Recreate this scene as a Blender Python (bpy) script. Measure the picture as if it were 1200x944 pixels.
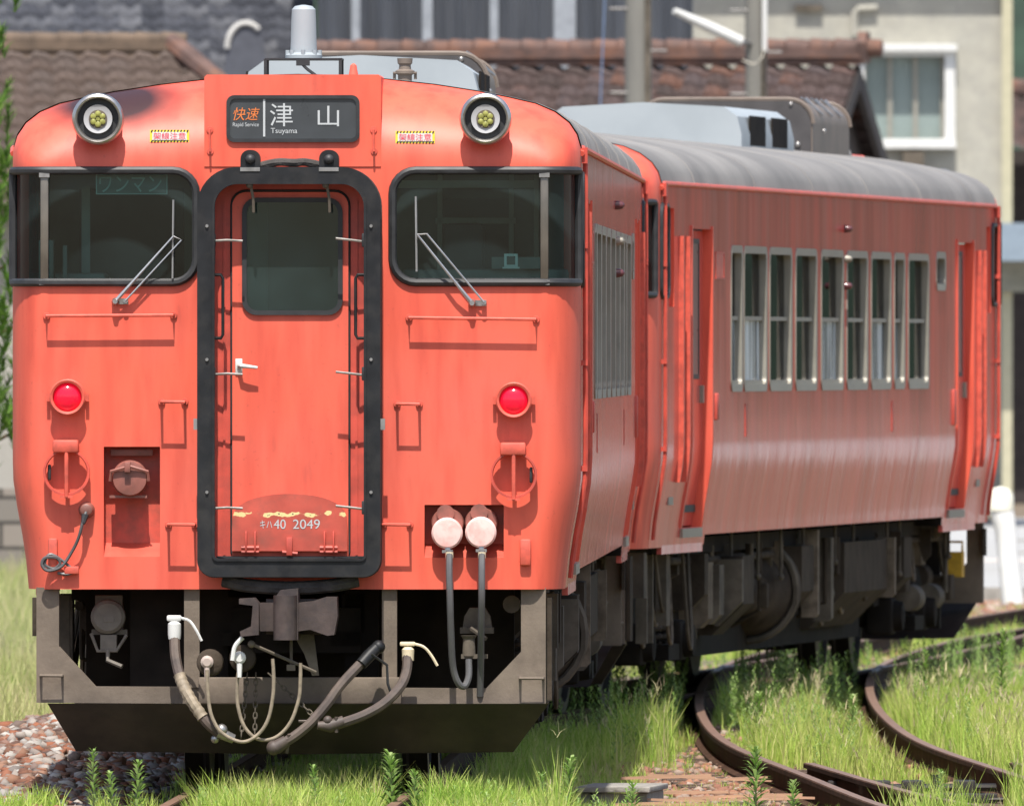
import bpy, bmesh, math, random
import numpy as np
from mathutils import Vector, Matrix, noise
random.seed(7); rng = np.random.default_rng(7)
S = bpy.context.scene; COL = S.collection; R = math.radians
for o in list(bpy.data.objects): bpy.data.objects.remove(o)

# ------------------------------------------------------------------ camera
FPX, HCAM, HOR = 24150.0, 2.24, 416.0          # focal length in photo pixels, camera height above rail, horizon row
cd = bpy.data.cameras.new('camera'); cam = bpy.data.objects.new('camera', cd); COL.objects.link(cam); S.camera = cam
cd.sensor_width = 36; cd.sensor_fit = 'HORIZONTAL'; cd.lens = 36 * FPX / 1200
cd.clip_start = 1; cd.clip_end = 6000
cam.location = (0, 0, HCAM); cam.rotation_euler = (R(90) - math.atan((472 - HOR) / FPX), 0, 0)
cd.dof.use_dof = True; cd.dof.focus_distance = 106; cd.dof.aperture_fstop = 12.5

# ------------------------------------------------------------------ sky and sun
SUN_EL, SUN_AZ = R(63), R(3.2)                 # azimuth measured left of straight behind the camera
w = bpy.data.worlds.new('World'); S.world = w; w.use_nodes = True; nt = w.node_tree
bg = nt.nodes['Background']; sky = nt.nodes.new('ShaderNodeTexSky'); sky.sky_type = 'NISHITA'; sky.sun_disc = False
sky.sun_elevation = SUN_EL; sky.sun_rotation = math.pi + SUN_AZ
sky.dust_density = 2.5; sky.air_density = 1.0; sky.altitude = 100
nt.links.new(sky.outputs[0], bg.inputs[0]); bg.inputs[1].default_value = 0.125
sd = bpy.data.lights.new('sun', 'SUN'); sun = bpy.data.objects.new('sun', sd); COL.objects.link(sun)
sd.energy = 4.6; sd.angle = R(0.53); sd.color = (1, .955, .88)
sv = Vector((-math.sin(SUN_AZ) * math.cos(SUN_EL), -math.cos(SUN_AZ) * math.cos(SUN_EL), math.sin(SUN_EL)))
sun.rotation_euler = sv.to_track_quat('Z', 'Y').to_euler(); sun.location = (-10, 60, 40)
S.view_settings.view_transform = 'Standard'; S.view_settings.look = 'None'; S.view_settings.gamma = 1
S.view_settings.exposure = 0.60
S.render.engine = 'CYCLES'

# ------------------------------------------------------------------ materials
def nodes(m):
    m.use_nodes = True; t = m.node_tree; return t, t.nodes['Principled BSDF'], t.nodes, t.links
MATS = {}
def mat(name, base, rough=.6, metal=0, var=.15, scale=8, bump=0, bscale=40, coat=0, spec=.5, vstretch=None, dark=None, damt=.0, dscale=3, dlo=.45, dhi=.75):
    """principled paint / metal with noise in its colour and roughness; dark = a grime colour mixed in patches"""
    if name in MATS: return MATS[name]
    m = bpy.data.materials.new(name); t, b, N, L = nodes(m)
    tc = N.new('ShaderNodeTexCoord'); mp = N.new('ShaderNodeMapping'); L.new(tc.outputs['Object'], mp.inputs[0])
    if vstretch: mp.inputs['Scale'].default_value = vstretch
    n = N.new('ShaderNodeTexNoise'); n.inputs['Scale'].default_value = scale; n.inputs['Detail'].default_value = 6; L.new(mp.outputs[0], n.inputs[0])
    r = N.new('ShaderNodeValToRGB'); L.new(n.outputs['Fac'], r.inputs[0])
    c = np.array(base)
    r.color_ramp.elements[0].position = .3; r.color_ramp.elements[1].position = .7
    r.color_ramp.elements[0].color = (*(c * (1 - var)), 1); r.color_ramp.elements[1].color = (*np.clip(c * (1 + var), 0, 1), 1)
    out = r.outputs[0]
    if dark is not None:
        n2 = N.new('ShaderNodeTexNoise'); n2.inputs['Scale'].default_value = dscale; n2.inputs['Detail'].default_value = 8; n2.inputs['Roughness'].default_value = .65
        L.new(mp.outputs[0], n2.inputs[0])
        mr = N.new('ShaderNodeMapRange'); mr.inputs[1].default_value = dlo; mr.inputs[2].default_value = dhi; mr.inputs[4].default_value = damt; L.new(n2.outputs['Fac'], mr.inputs[0])
        mx = N.new('ShaderNodeMix'); mx.data_type = 'RGBA'; L.new(mr.outputs[0], mx.inputs[0]); L.new(out, mx.inputs[6]); mx.inputs[7].default_value = (*dark, 1)
        out = mx.outputs[2]
    L.new(out, b.inputs['Base Color'])
    mr = N.new('ShaderNodeMapRange'); mr.inputs[3].default_value = max(0, rough - .08); mr.inputs[4].default_value = min(1, rough + .08); L.new(n.outputs['Fac'], mr.inputs[0]); L.new(mr.outputs[0], b.inputs['Roughness'])
    b.inputs['Metallic'].default_value = metal; b.inputs['Specular IOR Level'].default_value = spec; b.inputs['Coat Weight'].default_value = coat
    if bump:
        n3 = N.new('ShaderNodeTexNoise'); n3.inputs['Scale'].default_value = bscale; n3.inputs['Detail'].default_value = 4; L.new(mp.outputs[0], n3.inputs[0])
        bp = N.new('ShaderNodeBump'); bp.inputs['Strength'].default_value = bump; bp.inputs['Distance'].default_value = .02; L.new(n3.outputs['Fac'], bp.inputs['Height']); L.new(bp.outputs[0], b.inputs['Normal'])
    MATS[name] = m; return m

def island_mat(name, cols, rough=.8, translucent=0, nscale=None, spec=.3):
    """one colour per loose piece, picked from cols; used for stones and leaves"""
    m = bpy.data.materials.new(name); t, b, N, L = nodes(m)
    g = N.new('ShaderNodeNewGeometry'); r = N.new('ShaderNodeValToRGB'); cr = r.color_ramp
    fac = g.outputs['Random Per Island']
    if nscale:
        tc = N.new('ShaderNodeTexCoord'); n = N.new('ShaderNodeTexNoise'); n.inputs['Scale'].default_value = nscale; n.inputs['Detail'].default_value = 3; L.new(tc.outputs['Object'], n.inputs[0])
        a = N.new('ShaderNodeMath'); a.operation = 'MULTIPLY_ADD'; a.inputs[1].default_value = .45; L.new(fac, a.inputs[0])
        c = N.new('ShaderNodeMapRange'); c.inputs[1].default_value = .3; c.inputs[2].default_value = .7; c.inputs[4].default_value = .55; L.new(n.outputs['Fac'], c.inputs[0]); L.new(c.outputs[0], a.inputs[2]); fac = a.outputs[0]
    L.new(fac, r.inputs[0])
    while len(cr.elements) < len(cols): cr.elements.new(.5)
    for i, c in enumerate(cols): cr.elements[i].position = i / (len(cols) - 1); cr.elements[i].color = (*c, 1)
    L.new(r.outputs[0], b.inputs['Base Color']); b.inputs['Roughness'].default_value = rough; b.inputs['Specular IOR Level'].default_value = spec
    if translucent:
        tr = N.new('ShaderNodeBsdfTranslucent'); L.new(r.outputs[0], tr.inputs[0]); mx = N.new('ShaderNodeMixShader'); mx.inputs[0].default_value = translucent
        L.new(b.outputs[0], mx.inputs[1]); L.new(tr.outputs[0], mx.inputs[2]); L.new(mx.outputs[0], N['Material Output'].inputs[0])
    return m

def FX(px): return (px - 344.5) / 230            # photo pixel -> metres on the front of the first car
def FZ(py): return (931 - py) / 230
def glass_mat(name, tint, refl=1.0, rough=.02, dust=0):
    m = bpy.data.materials.new(name); t, b, N, L = nodes(m); N.remove(b)
    tr = N.new('ShaderNodeBsdfTransparent'); tr.inputs[0].default_value = (*tint, 1)
    gl = N.new('ShaderNodeBsdfGlossy'); gl.inputs[0].default_value = (refl,) * 3 + (1,); gl.inputs['Roughness'].default_value = rough
    fr = N.new('ShaderNodeFresnel'); fr.inputs[0].default_value = 1.52
    mx = N.new('ShaderNodeMixShader'); L.new(fr.outputs[0], mx.inputs[0]); L.new(tr.outputs[0], mx.inputs[1]); L.new(gl.outputs[0], mx.inputs[2]); out = mx.outputs[0]
    if dust:                                     # a film of dust, thinner in patches, with a bluish haze mixed into its colour
        df = N.new('ShaderNodeBsdfDiffuse'); df.inputs[0].default_value = (.36, .58, .58, 1); tc = N.new('ShaderNodeTexCoord'); n = N.new('ShaderNodeTexNoise'); n.inputs['Scale'].default_value = 2.2; n.inputs['Detail'].default_value = 5; L.new(tc.outputs['Object'], n.inputs[0])
        mr = N.new('ShaderNodeMapRange'); mr.inputs[1].default_value = .3; mr.inputs[2].default_value = .7; mr.inputs[3].default_value = dust * .3; mr.inputs[4].default_value = dust * 1.6; L.new(n.outputs['Fac'], mr.inputs[0])
        fac = None                               # cleaner where the wipers sweep
        for px, pz in ((FX(135), FZ(353)), (FX(553), FZ(355))):
            mp = N.new('ShaderNodeMapping'); mp.inputs['Location'].default_value = (-px, 0, -pz); mp.inputs['Scale'].default_value = (1, 0, 1); L.new(tc.outputs['Object'], mp.inputs[0]); ln = N.new('ShaderNodeVectorMath'); ln.operation = 'LENGTH'; L.new(mp.outputs[0], ln.inputs[0])
            pp = N.new('ShaderNodeValToRGB'); L.new(ln.outputs['Value'], pp.inputs[0]); e_ = pp.color_ramp.elements; e_[0].position = .30; e_[0].color = (.55, .55, .55, 1); e_[1].position = .335; e_[1].color = (.12, .12, .12, 1)
            for po, va in ((.585, .2), (.61, 1.0), (.66, .9)): q_ = pp.color_ramp.elements.new(po); q_.color = (va, va, va, 1)
            if fac is None: fac = pp.outputs[0]
            else:
                mm = N.new('ShaderNodeMath'); mm.operation = 'MULTIPLY'; L.new(fac, mm.inputs[0]); L.new(pp.outputs[0], mm.inputs[1]); fac = mm.outputs[0]
        m3 = N.new('ShaderNodeMath'); m3.operation = 'MULTIPLY'; L.new(fac, m3.inputs[0]); L.new(mr.outputs[0], m3.inputs[1]); mr = m3; m2 = N.new('ShaderNodeMixShader'); L.new(mr.outputs[0], m2.inputs[0]); L.new(out, m2.inputs[1]); L.new(df.outputs[0], m2.inputs[2]); out = m2.outputs[0]
    L.new(out, N['Material Output'].inputs[0])
    return m

RED = (.73, .118, .068)
def front_paint():
    m = bpy.data.materials.new('vermilion_front_paint'); t, b, N, L = nodes(m)
    tc = N.new('ShaderNodeTexCoord')
    def noi(sc, det, st=None):
        n = N.new('ShaderNodeTexNoise'); n.inputs['Scale'].default_value = sc; n.inputs['Detail'].default_value = det
        if st:
            mp = N.new('ShaderNodeMapping'); mp.inputs['Scale'].default_value = st; L.new(tc.outputs['Object'], mp.inputs[0]); L.new(mp.outputs[0], n.inputs[0])
        else: L.new(tc.outputs['Object'], n.inputs[0])
        return n.outputs['Fac']
    def mix(fac, a, bcol, amt=1, lo=.4, hi=.7):
        mr = N.new('ShaderNodeMapRange'); mr.inputs[1].default_value = lo; mr.inputs[2].default_value = hi; mr.inputs[4].default_value = amt; L.new(fac, mr.inputs[0])
        mx = N.new('ShaderNodeMix'); mx.data_type = 'RGBA'; L.new(mr.outputs[0], mx.inputs[0])
        if isinstance(a, tuple): mx.inputs[6].default_value = (*a, 1)
        else: L.new(a, mx.inputs[6])
        mx.inputs[7].default_value = (*bcol, 1); return mx.outputs[2]
    c = mix(noi(1.3, 5), RED, (.64, .125, .09), .8)
    c = mix(noi(3, 8, (3, 3, .5)), c, (.48, .055, .035), .55, .45, .7)
    c = mix(noi(45, 3), c, (.26, .045, .035), .22, .64, .74)
    c = mix(noi(14, 6, (1, 1, .25)), c, (.28, .06, .045), .35, .62, .8)
    # exhaust soot baked on above the left headlight
    mp = N.new('ShaderNodeMapping'); L.new(tc.outputs['Object'], mp.inputs[0]); mp.vector_type = 'POINT'
    mp.inputs['Location'].default_value = (.95 * 2.5, -.28 * 1.6, -3.54 * 5.6); mp.inputs['Scale'].default_value = (2.5, 1.6, 5.6)
    ln = N.new('ShaderNodeVectorMath'); ln.operation = 'LENGTH'; L.new(mp.outputs[0], ln.inputs[0])
    inv = N.new('ShaderNodeMapRange'); inv.inputs[1].default_value = 0.15; inv.inputs[2].default_value = 1.1; inv.inputs[3].default_value = 1; inv.inputs[4].default_value = 0; L.new(ln.outputs['Value'], inv.inputs[0])
    mu = N.new('ShaderNodeMath'); mu.operation = 'MULTIPLY'; L.new(inv.outputs[0], mu.inputs[0])
    nn = N.new('ShaderNodeMapRange'); nn.inputs[1].default_value = .05; nn.inputs[2].default_value = .35; L.new(noi(4, 5), nn.inputs[0]); L.new(nn.outputs[0], mu.inputs[1])
    c = mix(mu.outputs[0], c, (.025, .016, .018), .97, 0, .6)
    L.new(c, b.inputs['Base Color']); b.inputs['Roughness'].default_value = .5; b.inputs['Specular IOR Level'].default_value = .4
    n3 = N.new('ShaderNodeTexNoise'); n3.inputs['Scale'].default_value = 1.6; n3.inputs['Detail'].default_value = 2; L.new(tc.outputs['Object'], n3.inputs[0])
    bp = N.new('ShaderNodeBump'); bp.inputs['Strength'].default_value = .25; bp.inputs['Distance'].default_value = .015; L.new(n3.outputs['Fac'], bp.inputs['Height']); L.new(bp.outputs[0], b.inputs['Normal'])
    return m
def side_paint():
    m = bpy.data.materials.new('weathered_side_paint'); t, b, N, L = nodes(m)
    tc = N.new('ShaderNodeTexCoord')
    def noi(sc, det, st):
        n = N.new('ShaderNodeTexNoise'); n.inputs['Scale'].default_value = sc; n.inputs['Detail'].default_value = det; n.inputs['Detail'].default_value = min(det, 4.5); n.inputs['Roughness'].default_value = .55
        mp = N.new('ShaderNodeMapping'); mp.inputs['Scale'].default_value = st; L.new(tc.outputs['Object'], mp.inputs[0]); L.new(mp.outputs[0], n.inputs[0]); return n.outputs['Fac']
    def mix(fac, a, bc, amt, lo, hi):
        mr = N.new('ShaderNodeMapRange'); mr.inputs[1].default_value = lo; mr.inputs[2].default_value = hi; mr.inputs[4].default_value = amt; L.new(fac, mr.inputs[0])
        mx = N.new('ShaderNodeMix'); mx.data_type = 'RGBA'; L.new(mr.outputs[0], mx.inputs[0])
        if isinstance(a, tuple): mx.inputs[6].default_value = (*a, 1)
        else: L.new(a, mx.inputs[6])
        mx.inputs[7].default_value = (*bc, 1); return mx.outputs[2]
    c = mix(noi(1, 6, (1, 1.2, .35)), (.78, .125, .095), (.64, .098, .075), 1, .35, .65)
    c = mix(noi(1, 8, (1, 2.2, .3)), c, (.42, .068, .052), .7, .42, .66)      # rain streaks
    c = mix(noi(1, 8, (1, 2.6, .35)), c, (.64, .19, .16), .6, .48, .72); c = mix(noi(1.3, 4, (1, 1.3, 1)), c, (.70, .13, .07), .3, .54, .68)       # chalky streaks
    c = mix(noi(2, 9, (1, 2.2, 1.2)), c, (.22, .09, .07), .5, .6, .8)
    L.new(c, b.inputs['Base Color'])
    mr = N.new('ShaderNodeMapRange'); mr.inputs[3].default_value = .08; mr.inputs[4].default_value = .24; L.new(noi(1, 6, (1, 5, .3)), mr.inputs[0]); L.new(mr.outputs[0], b.inputs['Roughness'])
    b.inputs['Specular IOR Level'].default_value = .055
    n3 = N.new('ShaderNodeTexNoise'); n3.inputs['Scale'].default_value = 1; n3.inputs['Detail'].default_value = 2
    mp = N.new('ShaderNodeMapping'); mp.inputs['Scale'].default_value = (1, 3.6, .45); L.new(tc.outputs['Object'], mp.inputs[0]); L.new(mp.outputs[0], n3.inputs[0])
    bp = N.new('ShaderNodeBump'); bp.inputs['Strength'].default_value = .5; bp.inputs['Distance'].default_value = .014; L.new(n3.outputs['Fac'], bp.inputs['Height']); L.new(bp.outputs[0], b.inputs['Normal'])
    return m
M_RED = front_paint(); M_SIDE = side_paint()
M_FIT = mat('vermilion_fittings', (.62, .10, .065), .45, var=.15, scale=20, dark=(.25, .06, .045), damt=.7, dscale=12)
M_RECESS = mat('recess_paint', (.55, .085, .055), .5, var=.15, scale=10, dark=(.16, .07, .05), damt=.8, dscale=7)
M_GATE = mat('gangway_side_paint', (.55, .075, .05), .5, var=.2, scale=6, dark=(.2, .05, .04), damt=.7, dscale=5)
M_ROOF = mat('roof_grey', (.21, .20, .19), .75, var=.2, scale=1.3, vstretch=(1, 1, 1), dark=(.10, .095, .095), damt=.55, dscale=.8, bump=.25, bscale=4)
M_ACBOX = mat('air_conditioner_grey', (.31, .345, .37), .55, var=.06, scale=3, dark=(.33, .36, .38), damt=.5)
M_HOOD = mat('hood_brown_grey', (.17, .135, .11), .55, var=.2, scale=4, dark=(.10, .085, .075), damt=.7)
M_BLACK = mat('black_rubber', (.022, .023, .025), .55, var=.3, scale=15)
M_FRAME = mat('gangway_frame_black', (.012, .013, .015), .5, spec=.3, var=.3, scale=9, dark=(.05, .046, .042), damt=.5, dscale=8)
M_BELLOWS = mat('bellows_dark', (.05, .045, .042), .9, var=.4, scale=12, bump=.8, bscale=25)
M_STEEL = mat('grimy_steel', (.35, .34, .33), .35, .8, var=.2, scale=20)
M_WIPER = mat('wiper_metal', (.42, .42, .42), .35, .7, var=.1)
M_ALU = mat('window_frame_metal', (.28, .265, .225), .45, .2, var=.15, scale=6, dark=(.26, .23, .18), damt=.6)
M_WHITE = mat('white_parts', (.60, .60, .58), .5, var=.05)
M_PLUG = mat('pale_pink_plug', (.80, .53, .49), .5, var=.06, scale=10, dark=(.5, .15, .12), damt=.6, dscale=14)
M_UNDER = mat('underfloor_black', (.018, .0145, .012), .9, spec=.15, var=.5, scale=5)
M_GRIME = mat('underfloor_grime', (.060, .046, .034), .9, spec=.15, var=.45, scale=6, bump=.3, bscale=25, dark=(.03, .026, .022), damt=.7)
M_GREYBOX = mat('underfloor_grey', (.125, .105, .082), .85, spec=.2, var=.4, scale=5, dark=(.04, .034, .028), damt=.8, dscale=4)
M_PILOT = mat('pilot_dusty_brown', (.165, .13, .10), .8, var=.18, scale=4, bump=.08, bscale=60, dark=(.07, .052, .04), damt=.7, dscale=5)
M_PLOUGH = mat('plough_black', (.021, .016, .0135), .6, var=.4, scale=4, dark=(.06, .045, .035), damt=.8)
M_COUPLER = mat('coupler_rust_black', (.075, .055, .05), .5, .3, var=.3, scale=10, dark=(.03, .027, .03), damt=.9, dscale=8, bump=.06)
M_HOSE = mat('old_hose', (.068, .05, .043), .6, var=.25, scale=14, dark=(.2, .15, .11), damt=.4, dscale=9)
M_CABLE = mat('cable_grey', (.09, .088, .09), .45, var=.15)
M_WIRE = mat('dusty_wire', (.24, .195, .14), .65, var=.25, scale=30)
M_DUST = mat('underfloor_dust', (.17, .135, .10), .9, spec=.2, var=.4, scale=9, dark=(.05, .04, .03), damt=.8, dscale=7)
M_YEL = mat('yellow_part', (.62, .36, .03), .6, var=.2, scale=20, dark=(.2, .1, .02), damt=.6)
M_INT = mat('cab_interior', (.11, .175, .16), .6, var=.15)
M_INTD = mat('cab_interior_dark', (.035, .045, .045), .7, var=.2)
M_PALEPANE = mat('pale_daylight_pane', (.58, .64, .66), .25, spec=.1, var=.45, scale=1.3, vstretch=(1, 9, .5), dark=(.05, .08, .10), damt=.95, dscale=1.2, dlo=.46, dhi=.56)  # pale streaks of daylight and curtains put into the pane colour
M_GLASS = glass_mat('cab_glass', (.60, .74, .72), dust=.042); M_GLASS2 = glass_mat('saloon_glass', (.80, .86, .86), refl=.45, rough=.04)
M_CHROME = mat('lamp_ring_metal', (.44, .42, .40), .3, .85, var=.3, scale=10)
M_REFL = mat('lamp_reflector', (.40, .40, .41), .4, var=.04); M_PILLAR = mat('pillar_metal', (.17, .15, .125), .35, .6, var=.2, scale=6); M_LENS = mat('led_yellow', (.27, .27, .07), .25, var=.3, scale=60)
M_SIGNBK = mat('sign_black', (.045, .05, .055), .3, var=.1)
M_TXTW = mat('lettering_white', (.44, .46, .47), .5, var=.03); M_TXTO = mat('lettering_orange', (.62, .17, .04), .5, var=.03)
M_TXTR = mat('lettering_red', (.75, .06, .10), .5, var=.03); M_TXTG = mat('lettering_green', (.22, .45, .42), .5, var=.03)
M_SGREEN = mat('board_green', (.05, .13, .12), .5, var=.05)
def tail_mat():
    m = bpy.data.materials.new('red_lens'); t, b, N, L = nodes(m)
    b.inputs['Base Color'].default_value = (.70, .006, .03, 1); b.inputs['Roughness'].default_value = .12
    b.inputs['Emission Color'].default_value = (1, .01, .04, 1); b.inputs['Emission Strength'].default_value = .22; return m
M_TAIL = tail_mat()

# ------------------------------------------------------------------ mesh helpers
class MB:
    def __init__(s): s.v = []; s.f = []; s.p = []
    def add(s, v, f):
        n = len(s.v); s.p.append((n, len(s.f))); s.v += [tuple(p) for p in v]; s.f += [[i + n for i in q] for q in f]; return s
    def box(s, x0, x1, y0, y1, z0, z1, rz=0, bev=0):
        x0, x1 = min(x0, x1), max(x0, x1); y0, y1 = min(y0, y1), max(y0, y1); z0, z1 = min(z0, z1), max(z0, z1)
        if bev:
            bm = bmesh.new(); bmesh.ops.create_cube(bm, size=1)
            for q in bm.verts: q.co = Vector((x0 + (q.co.x + .5) * (x1 - x0), y0 + (q.co.y + .5) * (y1 - y0), z0 + (q.co.z + .5) * (z1 - z0)))
            bmesh.ops.bevel(bm, geom=bm.edges[:], offset=bev, segments=2, affect='EDGES', profile=.5)
            bm.verts.index_update(); v = [q.co[:] for q in bm.verts]; f = [[q.index for q in fc.verts] for fc in bm.faces]; bm.free(); return s.add(v, f)
        v = [(x, y, z) for z in (z0, z1) for y in (y0, y1) for x in (x0, x1)]
        if rz:
            cx, cy = (x0 + x1) / 2, (y0 + y1) / 2; c, k = math.cos(rz), math.sin(rz)
            v = [(cx + (x - cx) * c - (y - cy) * k, cy + (x - cx) * k + (y - cy) * c, z) for x, y, z in v]
        return s.add(v, [[0, 2, 3, 1], [4, 5, 7, 6], [0, 1, 5, 4], [2, 6, 7, 3], [0, 4, 6, 2], [1, 3, 7, 5]])
    def prism(s, pts, y0, y1):                       # polygon in (x,z) extruded along y
        n = len(pts); v = [(x, y0, z) for x, z in pts] + [(x, y1, z) for x, z in pts]
        return s.add(v, [list(range(n)), list(range(2 * n - 1, n - 1, -1))] + [[i, i + n, (i + 1) % n + n, (i + 1) % n] for i in range(n)])
    def ring(s, po, pi, y0, y1):                     # frame between two loops of equal length
        n = len(po); v = [(x, y0, z) for x, z in po] + [(x, y0, z) for x, z in pi] + [(x, y1, z) for x, z in po] + [(x, y1, z) for x, z in pi]; f = []
        for i in range(n):
            j = (i + 1) % n
            f += [[i, j, j + n, i + n], [i + 2 * n, i + 3 * n, j + 3 * n, j + 2 * n], [i, i + 2 * n, j + 2 * n, j], [i + n, j + n, j + 3 * n, i + 3 * n]]
        return s.add(v, f)
    def tube(s, path, r, n=8, closed=False, caps=True):
        P = [Vector(p) for p in path]; m = len(P); rr = r if isinstance(r, (list, tuple)) else [r] * m; rings = []; up = None
        for i in range(m):
            if closed: d = P[(i + 1) % m] - P[i - 1]
            else: d = P[min(i + 1, m - 1)] - P[max(i - 1, 0)]
            d.normalize()
            if up is None: up = d.orthogonal().normalized()
            up = (up - d * up.dot(d)); up = up.normalized() if up.length > 1e-5 else d.orthogonal().normalized(); sd = d.cross(up)
            rings.append([P[i] + (up * math.cos(a) + sd * math.sin(a)) * rr[i] for a in [2 * math.pi * k / n for k in range(n)]])
        v = [q for g in rings for q in g]; f = []
        for i in range(m if closed else m - 1):
            j = (i + 1) % m
            for k in range(n): f.append([i * n + k, i * n + (k + 1) % n, j * n + (k + 1) % n, j * n + k])
        if caps and not closed: f += [list(range(n - 1, -1, -1)), [(m - 1) * n + k for k in range(n)]]
        return s.add(v, f)
    def lathe(s, prof, c=(0, 0, 0), axis='y', n=32):  # prof = (radius, along)
        v = []; f = []
        for r, a in prof:
            for k in range(n):
                t = 2 * math.pi * k / n; u, w_ = r * math.cos(t), r * math.sin(t)
                p = {'y': (u, a, w_), 'z': (u, w_, a), 'x': (a, u, w_)}[axis]; v.append((p[0] + c[0], p[1] + c[1], p[2] + c[2]))
        for i in range(len(prof) - 1):
            for k in range(n): f.append([i * n + k, i * n + (k + 1) % n, (i + 1) * n + (k + 1) % n, (i + 1) * n + k])
        f += [list(range(n)), [(len(prof) - 1) * n + k for k in range(n - 1, -1, -1)]]
        return s.add(v, f)
    def ball(s, c, r, n=12):
        return s.lathe([(max(1e-4, r * math.sin(math.pi * k / 8)), -r * math.cos(math.pi * k / 8)) for k in range(9)], c, 'z', n)
    def build_each(s, name, m, parent=None, **k):
        out = []; pp = s.p + [(len(s.v), len(s.f))]
        for (a, b), (c, d) in zip(pp, pp[1:]):
            q = MB(); q.v = s.v[a:c]; q.f = [[i - a for i in f] for f in s.f[b:d]]; out.append(q.build(name, m, parent, **k))
        return out
    def build(s, name, m, parent=None, smooth=35, fix=True):
        me = bpy.data.meshes.new(name); me.from_pydata(s.v, [], s.f)
        if fix:
            bm = bmesh.new(); bm.from_mesh(me); bmesh.ops.recalc_face_normals(bm, faces=bm.faces[:]); bm.to_mesh(me); bm.free()
        for q in (m if isinstance(m, (list, tuple)) else [m]): me.materials.append(q)
        if smooth:
            me.polygons.foreach_set('use_smooth', [True] * len(me.polygons)); me.set_sharp_from_angle(angle=R(smooth))
        o = bpy.data.objects.new(name, me); COL.objects.link(o)
        if parent: o.parent = parent
        return o
def empty(name, loc=(0, 0, 0), rz=0, parent=None):
    o = bpy.data.objects.new(name, None); COL.objects.link(o); o.location = loc; o.rotation_euler = (0, 0, rz); o.empty_display_size = .2
    if parent: o.parent = parent
    return o
def tag(o, label=None, cat=None, group=None, kind=None):
    for k, v in (('label', label), ('category', cat), ('group', group), ('kind', kind)):
        if v: o[k] = v
    return o
def rrect(x0, x1, z0, z1, r, n=6):
    rs = r if isinstance(r, (list, tuple)) else [r] * 4; p = []   # corners: x1z1, x0z1, x0z0, x1z0
    for (cx, cz, sx, sz, a0), q in zip([(x1, z1, -1, -1, 0), (x0, z1, 1, -1, 90), (x0, z0, 1, 1, 180), (x1, z0, -1, 1, 270)], rs):
        for k in range(n + 1):
            a = R(a0 + 90 * k / n); p.append((cx + sx * q + q * math.cos(a), cz + sz * q + q * math.sin(a)))
    return p
def cut(o, cutters):
    """boolean-subtract the MBs from o, one after another"""
    for c in cutters:
        t = c.build('cutter', M_BLACK, o.parent, smooth=0); md = o.modifiers.new('b', 'BOOLEAN'); md.operation = 'DIFFERENCE'; md.solver = 'EXACT'; md.object = t
        dg = bpy.context.evaluated_depsgraph_get(); dg.update(); me = bpy.data.meshes.new_from_object(o.evaluated_get(dg)); o.modifiers.clear(); old = o.data; me.name = old.name; o.data = me
        bpy.data.meshes.remove(old); cm = t.data; bpy.data.objects.remove(t); bpy.data.meshes.remove(cm)
    me = o.data; me.polygons.foreach_set('use_smooth', [True] * len(me.polygons)); me.set_sharp_from_angle(angle=R(32)); return o
def text(body, name, m, parent, x0, x1, z0, z1, y, shear=0, ext=.0015, side=None):
    """lettering fitted into a rectangle of the xz plane, facing -y"""
    cu = bpy.data.curves.new('t', 'FONT'); cu.body = body; cu.extrude = 0; cu.shear = shear
    t = bpy.data.objects.new('t', cu); COL.objects.link(t); dg = bpy.context.evaluated_depsgraph_get(); dg.update()
    me = bpy.data.meshes.new_from_object(t.evaluated_get(dg)); bpy.data.objects.remove(t)
    n = len(me.vertices)
    if n == 0: print('EMPTY TEXT', body); return None
    co = np.empty(n * 3, np.float32); me.vertices.foreach_get('co', co); co = co.reshape(-1, 3)
    a, b = co.min(0), co.max(0); q = np.empty_like(co)
    q[:, 0] = x0 + (co[:, 0] - a[0]) / max(1e-6, b[0] - a[0]) * (x1 - x0); q[:, 2] = z0 + (co[:, 1] - a[1]) / max(1e-6, b[1] - a[1]) * (z1 - z0); q[:, 1] = y
    me.vertices.foreach_set('co', q.ravel()); me.update(); me.materials.clear(); me.materials.append(m); me.name = name
    o = bpy.data.objects.new(name, me); COL.objects.link(o); o.parent = parent
    return o
def smoothpath(pts, n=8):
    """Catmull-Rom through points"""
    P = [Vector(p) for p in pts]; P = [P[0] * 2 - P[1]] + P + [P[-1] * 2 - P[-2]]; out = []
    for i in range(1, len(P) - 2):
        for k in range(n):
            t = k / n; a, b, c, d = P[i - 1:i + 3]
            out.append(.5 * ((2 * b) + (c - a) * t + (2 * a - 5 * b + 4 * c - d) * t * t + (3 * b - a - 3 * c + d) * t ** 3))
    out.append(P[-2]); return out
def WP(px, py, Y): return ((px - 600) / FPX * Y, Y, HCAM - (py - HOR) / FPX * Y)   # real place at distance Y

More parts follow.
